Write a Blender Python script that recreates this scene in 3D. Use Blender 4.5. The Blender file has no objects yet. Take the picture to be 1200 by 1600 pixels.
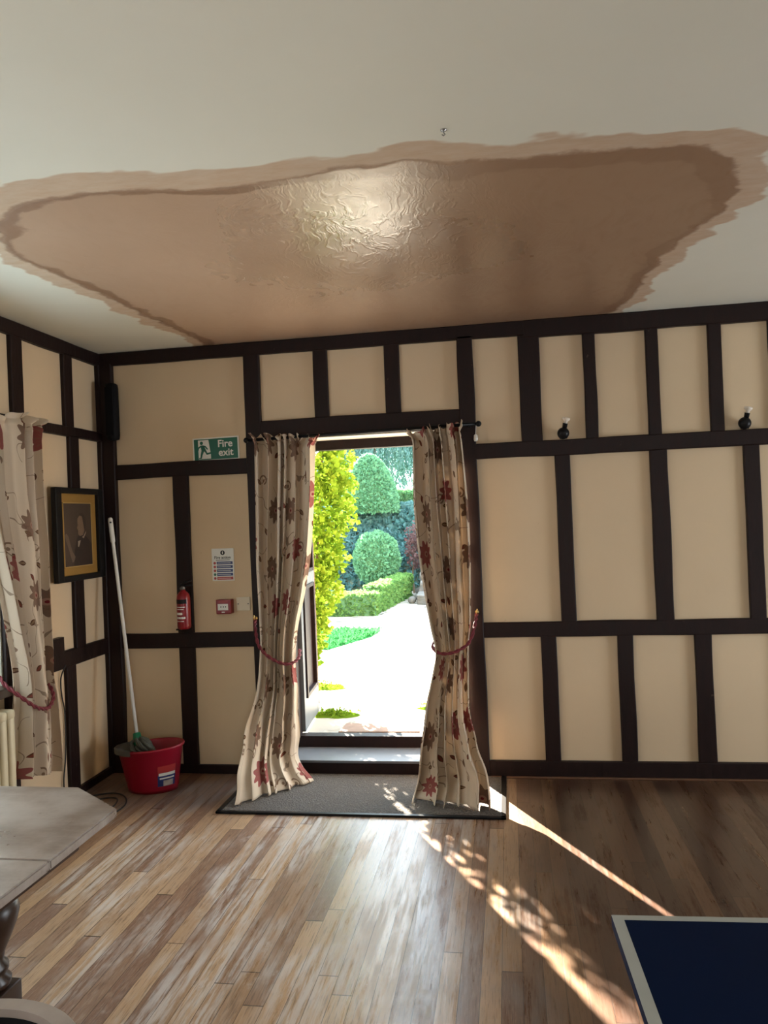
import bpy, bmesh, math, random
from mathutils import Vector, Matrix, noise
random.seed(7)
S = bpy.context.scene
COL = S.collection
PI = math.pi
R_ = math.radians

# ------------------------------------------------------------------ camera, sky, sun, daylight, exposure
F_PX = 1210.0
cam_d = bpy.data.cameras.new('camera')
cam = bpy.data.objects.new('camera', cam_d)
COL.objects.link(cam)
cam_d.sensor_fit = 'VERTICAL'
cam_d.sensor_height = 34.6
cam_d.lens = F_PX / 1600 * 34.6
cam_d.clip_start = 0.03
YAW, PITCH, ROLL = R_(9.08), R_(0.361), R_(-2.316)
fw = Vector((-math.sin(YAW) * math.cos(PITCH), math.cos(YAW) * math.cos(PITCH), math.sin(PITCH)))
rt = Vector((math.cos(YAW), math.sin(YAW), 0))
up = rt.cross(fw)
r2 = rt * math.cos(ROLL) + up * math.sin(ROLL)
u2 = -rt * math.sin(ROLL) + up * math.cos(ROLL)
cam.matrix_world = Matrix(((r2.x, u2.x, -fw.x, 2.53), (r2.y, u2.y, -fw.y, -4.564), (r2.z, u2.z, -fw.z, 1.537), (0, 0, 0, 1)))
S.camera = cam

SKY_COL, SKY_STR = (0.75, 0.895, 1.0), 7.5
w = bpy.data.worlds.new('sky')
S.world = w
w.use_nodes = True
bg = w.node_tree.nodes['Background']
bg.inputs[0].default_value = (*SKY_COL, 1)
bg.inputs[1].default_value = SKY_STR

SUN_AZ, SUN_EL, SUN_E = R_(28.3), R_(22.5), 115.0
sd = bpy.data.lights.new('sun', 'SUN')
sd.energy = SUN_E
sd.color = (1.0, 0.89, 0.72)
sd.angle = R_(0.55)
so = bpy.data.objects.new('sun', sd)
COL.objects.link(so)
to_sun = Vector((-math.sin(SUN_AZ) * math.cos(SUN_EL), math.cos(SUN_AZ) * math.cos(SUN_EL), math.sin(SUN_EL)))
so.rotation_euler = to_sun.to_track_quat('Z', 'Y').to_euler()
so.location = to_sun * 20


def window_light(name, loc, aim, sx, sy, power, col):
    d = bpy.data.lights.new(name, 'AREA')
    d.shape = 'RECTANGLE'
    d.size, d.size_y = sx, sy
    d.energy = power
    d.color = col
    o = bpy.data.objects.new(name, d)
    COL.objects.link(o)
    o.location = loc
    o.rotation_euler = (-Vector(aim)).to_track_quat('Z', 'Y').to_euler()
    return o


window_light('daylight_left_window', (-0.185, -1.83, 1.42), (1, 0, 0.0), 1.45, 1.2, 24, (0.87, 0.94, 1.0))
window_light('added_fill_far_left', (-0.40, -4.7, 1.45), (1, 0.25, -0.25), 1.3, 1.1, 31, (0.93, 0.96, 1.0))  # unseen fill light, added to brighten the left part of the floor
window_light('daylight_right_window', (7.30, -1.5, 0.95), (-1, 0, -0.45), 1.3, 1.5, 72, (0.97, 0.98, 1.0))
window_light('daylight_rear_window', (4.1, -8.65, 1.5), (0, 1, 0.35), 1.1, 1.0, 36, (1.0, 0.97, 0.86))

vs = S.view_settings
vs.view_transform = 'Standard'
vs.look = 'None'
vs.exposure = 0.0
vs.gamma = 1.0
vs.use_curve_mapping = False
S.cycles.max_bounces = 8
S.cycles.diffuse_bounces = 5
S.cycles.transparent_max_bounces = 12
S.cycles.sample_clamp_indirect = 6.0
S.cycles.caustics_reflective = False
S.cycles.caustics_refractive = False
S.cycles.use_denoising = True


# ------------------------------------------------------------------ material helpers
class NT:
    def __init__(self, name):
        self.m = bpy.data.materials.new(name)
        self.m.use_nodes = True
        self.t = self.m.node_tree
        self.b = self.t.nodes['Principled BSDF']
        self.out = self.t.nodes['Material Output']

    def n(self, typ, ins=None, **props):
        x = self.t.nodes.new(typ)
        for k, v in props.items():
            setattr(x, k, v)
        for k, v in (ins or {}).items():
            self.set(x.inputs[k], v)
        return x

    def set(self, sock, v):
        if hasattr(v, 'is_linked') or isinstance(v, bpy.types.NodeSocket):
            self.t.links.new(v, sock)
        else:
            if sock.type == 'RGBA' and len(v) == 3:
                v = (*v, 1)
            sock.default_value = v

    def math(self, op, a, b=0.0, c=0.0, clamp=False):
        x = self.t.nodes.new('ShaderNodeMath')
        x.operation = op
        x.use_clamp = clamp
        self.set(x.inputs[0], a)
        self.set(x.inputs[1], b)
        if len(x.inputs) > 2:
            self.set(x.inputs[2], c)
        return x.outputs[0]

    def vmath(self, op, a, b=None):
        x = self.t.nodes.new('ShaderNodeVectorMath')
        x.operation = op
        self.set(x.inputs[0], a)
        if b is not None:
            self.set(x.inputs[1], b)
        return x.outputs[0]

    def mix(self, fac, a, b):
        x = self.t.nodes.new('ShaderNodeMix')
        x.data_type = 'RGBA'
        self.set(x.inputs['Factor'], fac)
        self.set(x.inputs[6], a)
        self.set(x.inputs[7], b)
        return x.outputs[2]

    def ramp(self, fac, lo, hi):          # smooth 0..1 between lo and hi
        x = self.t.nodes.new('ShaderNodeMapRange')
        x.interpolation_type = 'SMOOTHSTEP'
        self.set(x.inputs[0], fac)
        x.inputs[1].default_value = lo
        x.inputs[2].default_value = hi
        return x.outputs[0]

    def coord(self, kind='Object'):
        return self.t.nodes.new('ShaderNodeTexCoord').outputs[kind]

    def scaled(self, vec, s):
        return self.vmath('MULTIPLY', vec, s if not isinstance(s, (int, float)) else (s, s, s))

    def noise(self, vec, scale, detail=4, rough=0.5):
        x = self.n('ShaderNodeTexNoise', {'Vector': vec, 'Scale': scale, 'Detail': detail, 'Roughness': rough})
        return x.outputs['Fac']

    def bump(self, h, strength=0.3, dist=0.01):
        x = self.n('ShaderNodeBump', {'Height': h, 'Strength': strength, 'Distance': dist})
        self.t.links.new(x.outputs[0], self.b.inputs['Normal'])
        return x

    def base(self, **k):
        for a, v in k.items():
            self.set(self.b.inputs[a.replace('_', ' ').title() if a != 'ior' else 'IOR'], v)


def plain(name, col, rough=0.5, metal=0.0, var=0.12, scale=8.0, bump=0.0, spec=None, bscale=None):
    k = NT(name)
    co = k.coord()
    f = k.noise(co, scale, 5)
    k.base(base_color=k.mix(f, tuple(c * (1 - var) for c in col), tuple(min(1, c * (1 + var)) for c in col)), roughness=rough, metallic=metal)
    if spec is not None:
        k.b.inputs['Specular IOR Level'].default_value = spec
    if bump:
        k.bump(k.noise(co, bscale or scale * 4, 4), bump, 0.004)
    return k.m


def leafy_mat(name, c1, c2, trans=0.5, scale=3.0):
    k = NT(name)
    f = k.n('ShaderNodeNewGeometry').outputs['Random Per Island']
    g = k.noise(k.coord(), scale, 3)
    col = k.mix(k.math('MULTIPLY_ADD', g, 0.5, k.math('MULTIPLY', f, 0.5)), c1, c2)
    d = k.n('ShaderNodeBsdfDiffuse', {'Color': col})
    t = k.n('ShaderNodeBsdfTranslucent', {'Color': col})
    mx = k.n('ShaderNodeMixShader', {0: trans, 1: d.outputs[0], 2: t.outputs[0]})
    k.t.links.new(mx.outputs[0], k.out.inputs[0])
    return k.m


# ------------------------------------------------------------------ mesh helpers
def add_box(bm, x0, x1, y0, y1, z0, z1, M=None, bev=0.0):
    v = [bm.verts.new((x, y, z)) for x in (x0, x1) for y in (y0, y1) for z in (z0, z1)]
    fs = [bm.faces.new([v[i] for i in q]) for q in ((0, 1, 3, 2), (4, 6, 7, 5), (0, 4, 5, 1), (2, 3, 7, 6), (0, 2, 6, 4), (1, 5, 7, 3))]
    if bev:
        es = {e for f in fs for e in f.edges}
        r = bmesh.ops.bevel(bm, geom=list(es), offset=bev, segments=2, affect='EDGES', profile=0.6)
        v = list({q for f in r['faces'] for q in f.verts})
    if M is not None:
        for q in v:
            q.co = M @ q.co
    return v


def add_lathe(bm, prof, seg=24, M=None, sx=1.0, sy=1.0, close=True):
    rings = []
    for r, z in prof:
        ring = []
        for i in range(seg):
            a = 2 * PI * i / seg
            p = Vector((r * sx * math.cos(a), r * sy * math.sin(a), z))
            ring.append(bm.verts.new(M @ p if M else p))
        rings.append(ring)
    for a, b in zip(rings, rings[1:]):
        for i in range(seg):
            j = (i + 1) % seg
            bm.faces.new((a[i], a[j], b[j], b[i]))
    if close:
        bm.faces.new(list(reversed(rings[0])))
        bm.faces.new(rings[-1])
    return rings


def add_tube(bm, pts, r, seg=8, cap=True):
    pts = [Vector(p) for p in pts]
    rs = r if isinstance(r, (list, tuple)) else [r] * len(pts)
    rings = []
    nrm = None
    for i, p in enumerate(pts):
        t = (pts[min(i + 1, len(pts) - 1)] - pts[max(i - 1, 0)])
        t = t.normalized() if t.length > 1e-9 else Vector((0, 0, 1))
        if nrm is None:
            nrm = t.orthogonal().normalized()
        nrm = (nrm - t * nrm.dot(t))
        nrm = nrm.normalized() if nrm.length > 1e-6 else t.orthogonal().normalized()
        b = t.cross(nrm)
        rings.append([bm.verts.new(p + (nrm * math.cos(2 * PI * k / seg) + b * math.sin(2 * PI * k / seg)) * rs[i]) for k in range(seg)])
    for a, b in zip(rings, rings[1:]):
        for i in range(seg):
            j = (i + 1) % seg
            bm.faces.new((a[i], a[j], b[j], b[i]))
    if cap:
        bm.faces.new(list(reversed(rings[0])))
        bm.faces.new(rings[-1])


def add_poly(bm, pts, M=None, th=0.0):
    """flat polygon given in 3D (or 2D through M); th gives it thickness along -normal"""
    v = [bm.verts.new(M @ Vector(p) if M else Vector(p)) for p in pts]
    f = bm.faces.new(v)
    if th:
        f.normal_update()
        n = f.normal.copy()
        r = bmesh.ops.extrude_face_region(bm, geom=[f])
        for q in r['geom']:
            if isinstance(q, bmesh.types.BMVert):
                q.co += n * th


def catmull(pts, n=8):
    pts = [Vector(p) for p in pts]
    P = [pts[0] * 2 - pts[1]] + pts + [pts[-1] * 2 - pts[-2]]
    out = []
    for i in range(1, len(P) - 2):
        for k in range(n):
            t = k / n
            a, b, c, d = P[i - 1:i + 3]
            out.append(0.5 * ((2 * b) + (c - a) * t + (2 * a - 5 * b + 4 * c - d) * t * t + (3 * b - a - 3 * c + d) * t ** 3))
    out.append(pts[-1])
    return out


def obj(name, bm, mat, parent=None, smooth=False, mats=None):
    me = bpy.data.meshes.new(name)
    bmesh.ops.recalc_face_normals(bm, faces=bm.faces[:])
    bm.to_mesh(me)
    bm.free()
    for m in (mats or [mat]):
        me.materials.append(m)
    if smooth:
        for p in me.polygons:
            p.use_smooth = True
    o = bpy.data.objects.new(name, me)
    COL.objects.link(o)
    if parent is not None:
        o.parent = parent
    return o


def pyobj(name, verts, faces, mat, parent=None, smooth=False):
    me = bpy.data.meshes.new(name)
    me.from_pydata(verts, [], faces)
    me.materials.append(mat)
    if smooth:
        for p in me.polygons:
            p.use_smooth = True
    me.update()
    o = bpy.data.objects.new(name, me)
    COL.objects.link(o)
    if parent is not None:
        o.parent = parent
    return o


def thing(name, label, cat, loc=(0, 0, 0), rotz=0.0, group=None):
    o = bpy.data.objects.new(name, None)
    COL.objects.link(o)
    o.location = loc
    o.rotation_euler = (0, 0, rotz)
    o.empty_display_size = 0.1
    return tag(o, label, cat, group)


def tag(o, label, cat, group=None, kind=None):
    o['label'] = label
    o['category'] = cat
    if group:
        o['group'] = group
    if kind:
        o['kind'] = kind
    return o


def struct(name, bm, mat, smooth=False, parent=None):
    o = obj(name, bm, mat, parent, smooth)
    if parent is None:
        o['kind'] = 'structure'
    return o


def text_obj(name, body, size, mat, parent, M, bold=0.0):
    cu = bpy.data.curves.new(name, 'FONT')
    cu.body = body
    cu.size = size
    cu.align_x = 'LEFT'
    cu.offset = bold
    cu.extrude = 0.0003
    tmp = bpy.data.objects.new(name + '_tmp', cu)
    COL.objects.link(tmp)
    bpy.context.view_layer.update()
    me = bpy.data.meshes.new_from_object(tmp.evaluated_get(bpy.context.evaluated_depsgraph_get()))
    bpy.data.objects.remove(tmp)
    me.name = name
    me.materials.clear()
    me.materials.append(mat)
    o = bpy.data.objects.new(name, me)
    COL.objects.link(o)
    me.transform(M)
    o.parent = parent
    return o


# M_back: local (u right, v up, w toward the room) on the back wall;  M_left the same on the left wall
def M_back(x, z, off=0.0):
    return Matrix(((1, 0, 0, x), (0, 0, -1, -off), (0, 1, 0, z), (0, 0, 0, 1)))


def M_left(y, z, off=0.0):
    return Matrix(((0, 0, 1, off), (1, 0, 0, y), (0, 1, 0, z), (0, 0, 0, 1)))


# ------------------------------------------------------------------ materials of the room
def mat_plaster(name, col, bump=0.12):
    k = NT(name)
    co = k.coord()
    f = k.noise(co, 2.2, 6, 0.6)
    g = k.noise(co, 14, 4)
    c = k.mix(f, tuple(q * 0.92 for q in col), tuple(min(1, q * 1.06) for q in col))
    spots = k.ramp(k.noise(co, 38, 2), 0.74, 0.80)
    c = k.mix(k.math('MULTIPLY', spots, 0.25), c, (0.28, 0.20, 0.12))
    k.base(base_color=c, roughness=0.75)
    k.b.inputs['Specular IOR Level'].default_value = 0.25
    k.bump(k.math('ADD', k.math('MULTIPLY', f, 2.0), k.math('MULTIPLY', g, 0.4)), bump, 0.01)
    return k.m


def mat_timber(name='black_stained_timber'):
    k = NT(name)
    co = k.coord()
    f = k.noise(k.scaled(co, (9, 9, 2.2)), 3, 6, 0.65)
    chips = k.ramp(k.noise(co, 26, 3), 0.73, 0.78)
    c = k.mix(f, (0.005, 0.003, 0.003), (0.022, 0.008, 0.007))
    c = k.mix(k.math('MULTIPLY', chips, 0.5), c, (0.10, 0.07, 0.05))
    k.base(base_color=c, roughness=k.math('MULTIPLY_ADD', f, 0.3, 0.36))
    k.b.inputs['Specular IOR Level'].default_value = 0.22
    k.bump(f, 0.35, 0.008)
    return k.m


def mat_floor():
    k = NT('worn_hardwood_strip_floor')
    co = k.coord()
    xyz = k.n('ShaderNodeSeparateXYZ', {0: co})
    X, Y = xyz.outputs[0], xyz.outputs[1]
    W = 0.068
    u = k.math('DIVIDE', X, W)
    col_id = k.math('FLOOR', u)
    fu = k.math('FRACT', u)
    rnd = k.n('ShaderNodeTexWhiteNoise', {'W': col_id}, noise_dimensions='1D').outputs['Value']
    ln = k.math('MULTIPLY_ADD', rnd, 1.2, 1.3)
    v = k.math('ADD', k.math('DIVIDE', Y, ln), k.math('MULTIPLY', rnd, 17.3))
    row_id = k.math('FLOOR', v)
    fv = k.math('FRACT', v)
    cv = k.n('ShaderNodeCombineXYZ', {0: col_id, 1: row_id})
    tone = k.n('ShaderNodeTexWhiteNoise', {'Vector': cv.outputs[0]}, noise_dimensions='2D').outputs['Value']
    shift = k.n('ShaderNodeCombineXYZ', {0: k.math('MULTIPLY', tone, 40.0), 1: k.math('MULTIPLY', tone, 31.0), 2: tone})
    gco = k.vmath('ADD', co, shift.outputs[0])
    grain = k.noise(k.scaled(gco, (60, 3.2, 1)), 1.6, 6, 0.62)
    fine = k.noise(k.scaled(gco, (260, 22, 1)), 1.0, 3, 0.6)
    c = k.mix(k.ramp(tone, 0.05, 0.95), (0.29, 0.16, 0.105), (0.62, 0.405, 0.24))
    c = k.mix(k.math('MULTIPLY', grain, 0.7), c, k.mix(tone, (0.18, 0.098, 0.065), (0.42, 0.255, 0.145)))
    c = k.mix(k.math('MULTIPLY', k.ramp(fine, 0.50, 0.72), 0.45), c, (0.50, 0.36, 0.24))
    pores = k.noise(k.scaled(gco, (190, 9, 1)), 1.0, 4, 0.7)
    c = k.mix(k.math('MULTIPLY', k.ramp(pores, 0.50, 0.68), 0.55), c, (0.075, 0.040, 0.028))
    # worn and scuffed varnish: brushed pale patches running with the boards
    wear = k.noise(k.scaled(co, (1.9, 0.9, 1)), 1.0, 5, 0.62)
    streak = k.noise(k.scaled(co, (34, 2.6, 1)), 1.0, 5, 0.7)
    scuff = k.math('MULTIPLY', k.ramp(wear, 0.46, 0.60), k.ramp(streak, 0.42, 0.58))
    blot = k.ramp(k.noise(k.scaled(co, (7, 4, 1)), 1.0, 5, 0.7), 0.58, 0.72)
    leftish = k.math('SUBTRACT', 1.0, k.ramp(X, 1.9, 3.0))
    haze = k.math('MULTIPLY', k.math('MAXIMUM', scuff, k.math('MULTIPLY', blot, k.ramp(wear, 0.36, 0.6))), k.math('MULTIPLY_ADD', leftish, 0.75, 0.25))
    c = k.mix(k.math('MULTIPLY', haze, 0.62), c, (0.68, 0.62, 0.57))
    # dim light painted in towards the right-hand wall, and shadow in the far corner
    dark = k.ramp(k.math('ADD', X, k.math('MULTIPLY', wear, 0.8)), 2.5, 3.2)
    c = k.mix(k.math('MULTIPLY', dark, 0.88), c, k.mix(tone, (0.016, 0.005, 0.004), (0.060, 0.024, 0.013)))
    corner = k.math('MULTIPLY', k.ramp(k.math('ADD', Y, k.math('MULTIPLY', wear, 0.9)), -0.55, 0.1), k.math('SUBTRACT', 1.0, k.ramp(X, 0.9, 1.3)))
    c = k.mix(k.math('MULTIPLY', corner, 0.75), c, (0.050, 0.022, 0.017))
    gap = k.math('MAXIMUM', k.math('GREATER_THAN', k.math('ABSOLUTE', k.math('SUBTRACT', fu, 0.5)), 0.484), k.math('GREATER_THAN', k.math('ABSOLUTE', k.math('SUBTRACT', fv, 0.5)), 0.4985))
    c = k.mix(k.math('MULTIPLY', gap, 0.75), c, (0.014, 0.007, 0.005))
    rough = k.math('MULTIPLY_ADD', streak, 0.22, 0.19)
    rough = k.math('ADD', rough, k.math('MULTIPLY', haze, 0.22))
    rough = k.math('ADD', rough, k.math('MULTIPLY', k.math('SUBTRACT', 1.0, k.ramp(X, 0.6, 1.5)), 0.16))
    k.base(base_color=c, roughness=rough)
    rub = k.noise(k.vmath('ADD', k.scaled(co, (5.5, 1.5, 1)), shift.outputs[0]), 1.0, 6, 0.68)
    gloss = k.math('MULTIPLY', k.ramp(k.math('ADD', k.math('MULTIPLY', rub, 0.6), k.math('MULTIPLY', streak, 0.5)), 0.44, 0.56), k.math('MULTIPLY_ADD', k.ramp(X, 0.7, 1.4), 0.8, 0.2))
    k.set(k.b.inputs['Specular IOR Level'], k.math('MULTIPLY_ADD', gloss, 0.78, 0.22))
    h = k.math('SUBTRACT', k.math('MULTIPLY', k.math('ADD', grain, streak), 0.35), gap)
    h = k.math('ADD', h, k.math('MULTIPLY', tone, 0.5))
    k.bump(h, 0.22, 0.004)
    return k.m


def mat_ceiling():
    k = NT('painted_ceiling_with_plaster_repair')
    co = k.coord()
    d = k.n('ShaderNodeAttribute', attribute_name='repair').outputs['Fac']     # metres inside the repaired patch
    wob = k.noise(k.scaled(co, (0.8, 1.3, 1)), 6.5, 5, 0.6)
    big = k.noise(co, 2.3, 4, 0.6)
    soft0 = k.noise(co, 1.1, 3, 0.5)
    e = k.math('ADD', d, k.math('MULTIPLY', k.math('SUBTRACT', wob, 0.5), 0.12))
    paint = k.mix(big, (0.71, 0.70, 0.60), (0.77, 0.76, 0.67))
    pink = k.mix(k.noise(co, 1.7, 5, 0.6), (0.43, 0.285, 0.185), (0.54, 0.375, 0.265))
    wet = (0.26, 0.145, 0.085)
    smear = k.mix(k.noise(k.scaled(co, (3, 12, 1)), 2.0, 5, 0.7), (0.60, 0.44, 0.31), (0.46, 0.31, 0.20))
    # feathered smear outside, a dark wet rim, the pink skim inside
    brush = k.noise(k.scaled(co, (1.6, 3.2, 1)), 2.2, 3, 0.5)
    e2 = k.math('ADD', d, k.math('MULTIPLY', k.math('SUBTRACT', brush, 0.5), 0.20))
    yy = k.n('ShaderNodeSeparateXYZ', {0: co}).outputs[1]
    e2 = k.math('ADD', e2, k.math('MULTIPLY', k.ramp(k.math('MULTIPLY', yy, -1.0), 1.5, 2.2), 0.04))
    m_s = k.math('MULTIPLY', k.ramp(e2, -0.092, -0.072), k.math('MULTIPLY_ADD', k.noise(k.scaled(co, (6, 14, 1)), 2.0, 4, 0.6), 0.5, 0.62), clamp=True)
    c = k.mix(m_s, paint, smear)
    rim = k.math('MULTIPLY', k.ramp(e, -0.022, 0.004), k.math('SUBTRACT', 1.0, k.ramp(k.math('SUBTRACT', e, k.math('MULTIPLY', k.math('MAXIMUM', k.math('SUBTRACT', soft0, 0.46), 0.0), 0.5)), 0.010, 0.030)))
    ins = k.ramp(e, -0.008, 0.012)
    deeper_right = k.ramp(k.math('ADD', k.n('ShaderNodeSeparateXYZ', {0: co}).outputs[0], k.math('MULTIPLY', soft0, 0.9)), 2.0, 3.2)  # skim colour deepens towards the right
    pink = k.mix(k.math('MULTIPLY', deeper_right, 0.75), pink, (0.27, 0.155, 0.088))
    c = k.mix(ins, c, pink)
    blot = k.math('MULTIPLY', k.ramp(k.noise(co, 5.5, 5, 0.7), 0.62, 0.70), k.math('MULTIPLY', ins, k.math('SUBTRACT', 1.0, k.ramp(d, 0.05, 0.35))))
    c = k.mix(k.math('MAXIMUM', k.math('MULTIPLY', rim, 0.85), k.math('MULTIPLY', blot, 0.6)), c, wet)
    k.base(base_color=c)
    # the middle of the skim is polished by the trowel
    warp = k.scaled(k.n('ShaderNodeTexNoise', {'Vector': co, 'Scale': 3.0, 'Detail': 3}).outputs['Color'], 0.35)
    swp = k.n('ShaderNodeMapping', {'Vector': k.vmath('ADD', co, warp), 'Rotation': (0, 0, R_(38)), 'Scale': (16.0, 5.0, 1.0)})
    rn = k.noise(swp.outputs[0], 1.0, 4, 0.55)
    tro = k.math('SUBTRACT', 1.0, k.math('ABSOLUTE', k.math('MULTIPLY_ADD', rn, 2.0, -1.0)), clamp=True)     # thin ridges left by the trowel
    soft = k.noise(co, 2.0, 4, 0.55)
    x = k.math('MULTIPLY_ADD', k.ramp(tro, 0.5, 1.0), -0.08, k.math('MULTIPLY_ADD', soft, 0.20, 0.16))
    away = k.n('ShaderNodeVectorMath', {0: k.vmath('SUBTRACT', co, (1.95, -1.35, 2.637))}, operation='LENGTH').outputs['Value']
    x = k.math('ADD', x, k.math('MULTIPLY', k.ramp(k.math('ADD', away, k.math('MULTIPLY', soft, 0.6)), 0.55, 1.3), 0.22))
    k.base(roughness=k.math('ADD', k.math('MULTIPLY', ins, x), k.math('MULTIPLY', k.math('SUBTRACT', 1.0, ins), 0.7)))
    k.set(k.b.inputs['Specular IOR Level'], k.math('MULTIPLY_ADD', ins, 0.55, 0.35))
    ridge = k.math('MULTIPLY', k.ramp(tro, 0.86, 1.0), k.math('SUBTRACT', 1.0, k.ramp(away, 0.5, 1.1)))
    h = k.math('ADD', k.math('MULTIPLY', k.math('ADD', ridge, soft), k.math('MULTIPLY_ADD', ins, 0.9, 0.0)), k.math('MULTIPLY', k.noise(co, 6, 3), 0.2))
    k.bump(h, 0.085, 0.010)
    return k.m


MT = dict(
    cream=mat_plaster('cream_painted_plaster', (0.66, 0.515, 0.345)),
    timber=mat_timber(),
    floor=mat_floor(),
    ceiling=mat_ceiling(),
    white_reveal=plain('white_painted_reveal', (0.80, 0.78, 0.72), 0.6),
    stone_reveal=plain('mottled_stone_reveal', (0.34, 0.33, 0.27), 0.8, var=0.4, scale=11, bump=0.4),
    black=plain('black_satin', (0.006, 0.006, 0.007), 0.4, spec=0.2),
    black_matte=plain('black_matte', (0.004, 0.004, 0.005), 0.7, spec=0.15),
    white=plain('white_plastic', (0.80, 0.79, 0.74), 0.35, var=0.04),
    brass=plain('brass', (0.62, 0.45, 0.18), 0.28, 1.0),
    silver=plain('silver', (0.30, 0.29, 0.28), 0.4, 1.0),
    red_plastic=plain('red_bucket_plastic', (0.27, 0.004, 0.020), 0.34, var=0.08),
    red_paint=plain('red_extinguisher_paint', (0.22, 0.008, 0.014), 0.3, var=0.06),
    grey_plastic=plain('grey_plastic', (0.07, 0.07, 0.066), 0.4),
    green_plastic=plain('green_plastic', (0.0, 0.14, 0.06), 0.4),
    sign_green=plain('sign_green', (0.0, 0.115, 0.072), 0.35, var=0.04),
    sign_white=plain('sign_white', (0.74, 0.74, 0.70), 0.35, var=0.04),
    label_blue=plain('label_blue', (0.02, 0.035, 0.16), 0.4),
    label_red=plain('label_red', (0.38, 0.03, 0.03), 0.4),
    gold=plain('gold_mount', (0.40, 0.225, 0.055), 0.45, 0.3),
    gold_edge=plain('gilt_slip', (0.62, 0.42, 0.16), 0.35, 0.6),
    radiator=plain('cream_radiator_paint', (0.66, 0.58, 0.40), 0.4),
    dark_wood=plain('dark_oak', (0.035, 0.016, 0.009), 0.35, var=0.4, scale=12),
    cable=plain('black_cable', (0.008, 0.007, 0.007), 0.5),
)

# ------------------------------------------------------------------ the room
H = 2.637
XR, YR = 7.2, -8.5
bm = bmesh.new()
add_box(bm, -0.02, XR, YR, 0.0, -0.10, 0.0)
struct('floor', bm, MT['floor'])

# repaired patch outline on the ceiling (x, y), wandering edge
PATCH = [(0.734, 0.06), (0.75, -0.361), (0.71, -0.665), (0.70, -1.109), (0.665, -1.437), (0.635, -1.666), (0.68, -1.90), (0.79, -2.08),
         (0.93, -2.17), (1.08, -2.22), (1.24, -2.20), (1.42, -2.18), (1.52, -2.15), (1.70, -2.13), (1.88, -2.15), (2.07, -2.17),
         (2.25, -2.17), (2.41, -2.13), (2.56, -2.11), (2.75, -2.11), (2.92, -2.09), (3.06, -2.07), (3.17, -2.06), (3.26, -1.96),
         (3.33, -1.82), (3.37, -1.66), (3.37, -1.50), (3.31, -1.31), (3.26, -1.08), (3.23, -0.78), (3.22, -0.46), (3.20, -0.23),
         (3.13, -0.05), (3.10, 0.06)]


def signed_dist(px, py):
    best, ins = 9.0, False
    n = len(PATCH)
    for i in range(n):
        ax, ay = PATCH[i]
        bx, by = PATCH[(i + 1) % n]
        dx, dy = bx - ax, by - ay
        if not (ay > 0.05 and by > 0.05):
            t = max(0, min(1, ((px - ax) * dx + (py - ay) * dy) / (dx * dx + dy * dy)))
            best = min(best, math.hypot(px - ax - t * dx, py - ay - t * dy))
        if (ay > py) != (by > py) and px < ax + (py - ay) * dx / dy:
            ins = not ins
    return best if ins else -best


xs = [-0.3, 0.0] + [0.3 + 0.03 * i for i in range(118)] + [4.5, 6, XR]
ys = [YR, -6, -4] + [-2.8 + 0.03 * i for i in range(94)] + [0.02]
cv = [(x, y, H) for y in ys for x in xs]
nx = len(xs)
cf = [(j * nx + i, (j + 1) * nx + i, (j + 1) * nx + i + 1, j * nx + i + 1) for j in range(len(ys) - 1) for i in range(nx - 1)]
ceil = pyobj('ceiling', cv, cf, MT['ceiling'])
ceil['kind'] = 'structure'
at = ceil.data.attributes.new('repair', 'FLOAT', 'POINT')
at.data.foreach_set('value', [signed_dist(x, y) for x, y, _ in cv])
bm = bmesh.new()
add_box(bm, -0.3, XR + 0.1, YR - 0.1, 0.3, H + 0.02, H + 0.12)
struct('roof', bm, MT['white_reveal'])

# back wall with the garden doorway, left wall with its window, right and rear walls with theirs
DX0, DX1, DZ = 1.10, 2.27, 2.036
bm = bmesh.new()
add_box(bm, -0.3, DX0, 0, 0.26, -0.1, H)
add_box(bm, DX1, XR, 0, 0.26, -0.1, H)
add_box(bm, DX0, DX1, 0, 0.26, DZ, H)
struct('wall_back', bm, MT['cream'])
WY0, WY1, WZ0, WZ1 = -2.60, -1.03, 0.76, 2.05
bm = bmesh.new()
add_box(bm, -0.3, 0, WY1, 0.0, -0.1, H)
add_box(bm, -0.3, 0, YR, -5.4, -0.1, H)
add_box(bm, -0.3, 0, -4.0, WY0, -0.1, H)
add_box(bm, -0.3, 0, -5.4, -4.0, -0.1, 0.8)  # unseen opening added for the far-left fill light
add_box(bm, -0.3, 0, -5.4, -4.0, 2.05, H)
add_box(bm, -0.3, 0, WY0, WY1, -0.1, WZ0)
add_box(bm, -0.3, 0, WY0, WY1, WZ1, H)
struct('wall_left', bm, MT['cream'])
bm = bmesh.new()
add_box(bm, -0.29, -0.001, WY1 - 0.012, WY1, WZ0, WZ1)
add_box(bm, -0.29, -0.001, WY0, WY0 + 0.012, WZ0, WZ1)
struct('trim_1', bm, MT['stone_reveal'])
bm = bmesh.new()
add_box(bm, XR, XR + 0.2, YR, -2.2, -0.1, H)
add_box(bm, XR, XR + 0.2, -0.8, 0.26, -0.1, H)
add_box(bm, XR, XR + 0.2, -2.2, -0.8, -0.1, 0.1)
add_box(bm, XR, XR + 0.2, -2.2, -0.8, 1.75, H)
struct('wall_right', bm, MT['cream'])
bm = bmesh.new()
add_box(bm, -0.3, 3.5, YR - 0.2, YR, -0.1, H)
add_box(bm, 4.7, XR + 0.2, YR - 0.2, YR, -0.1, H)
add_box(bm, 3.5, 4.7, YR - 0.2, YR, -0.1, 0.9)
add_box(bm, 3.5, 4.7, YR - 0.2, YR, 2.05, H)
struct('wall_rear', bm, MT['cream'])

# timber frame: every timber a piece of its own, slightly uneven like old oak
TR = [1]


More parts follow.
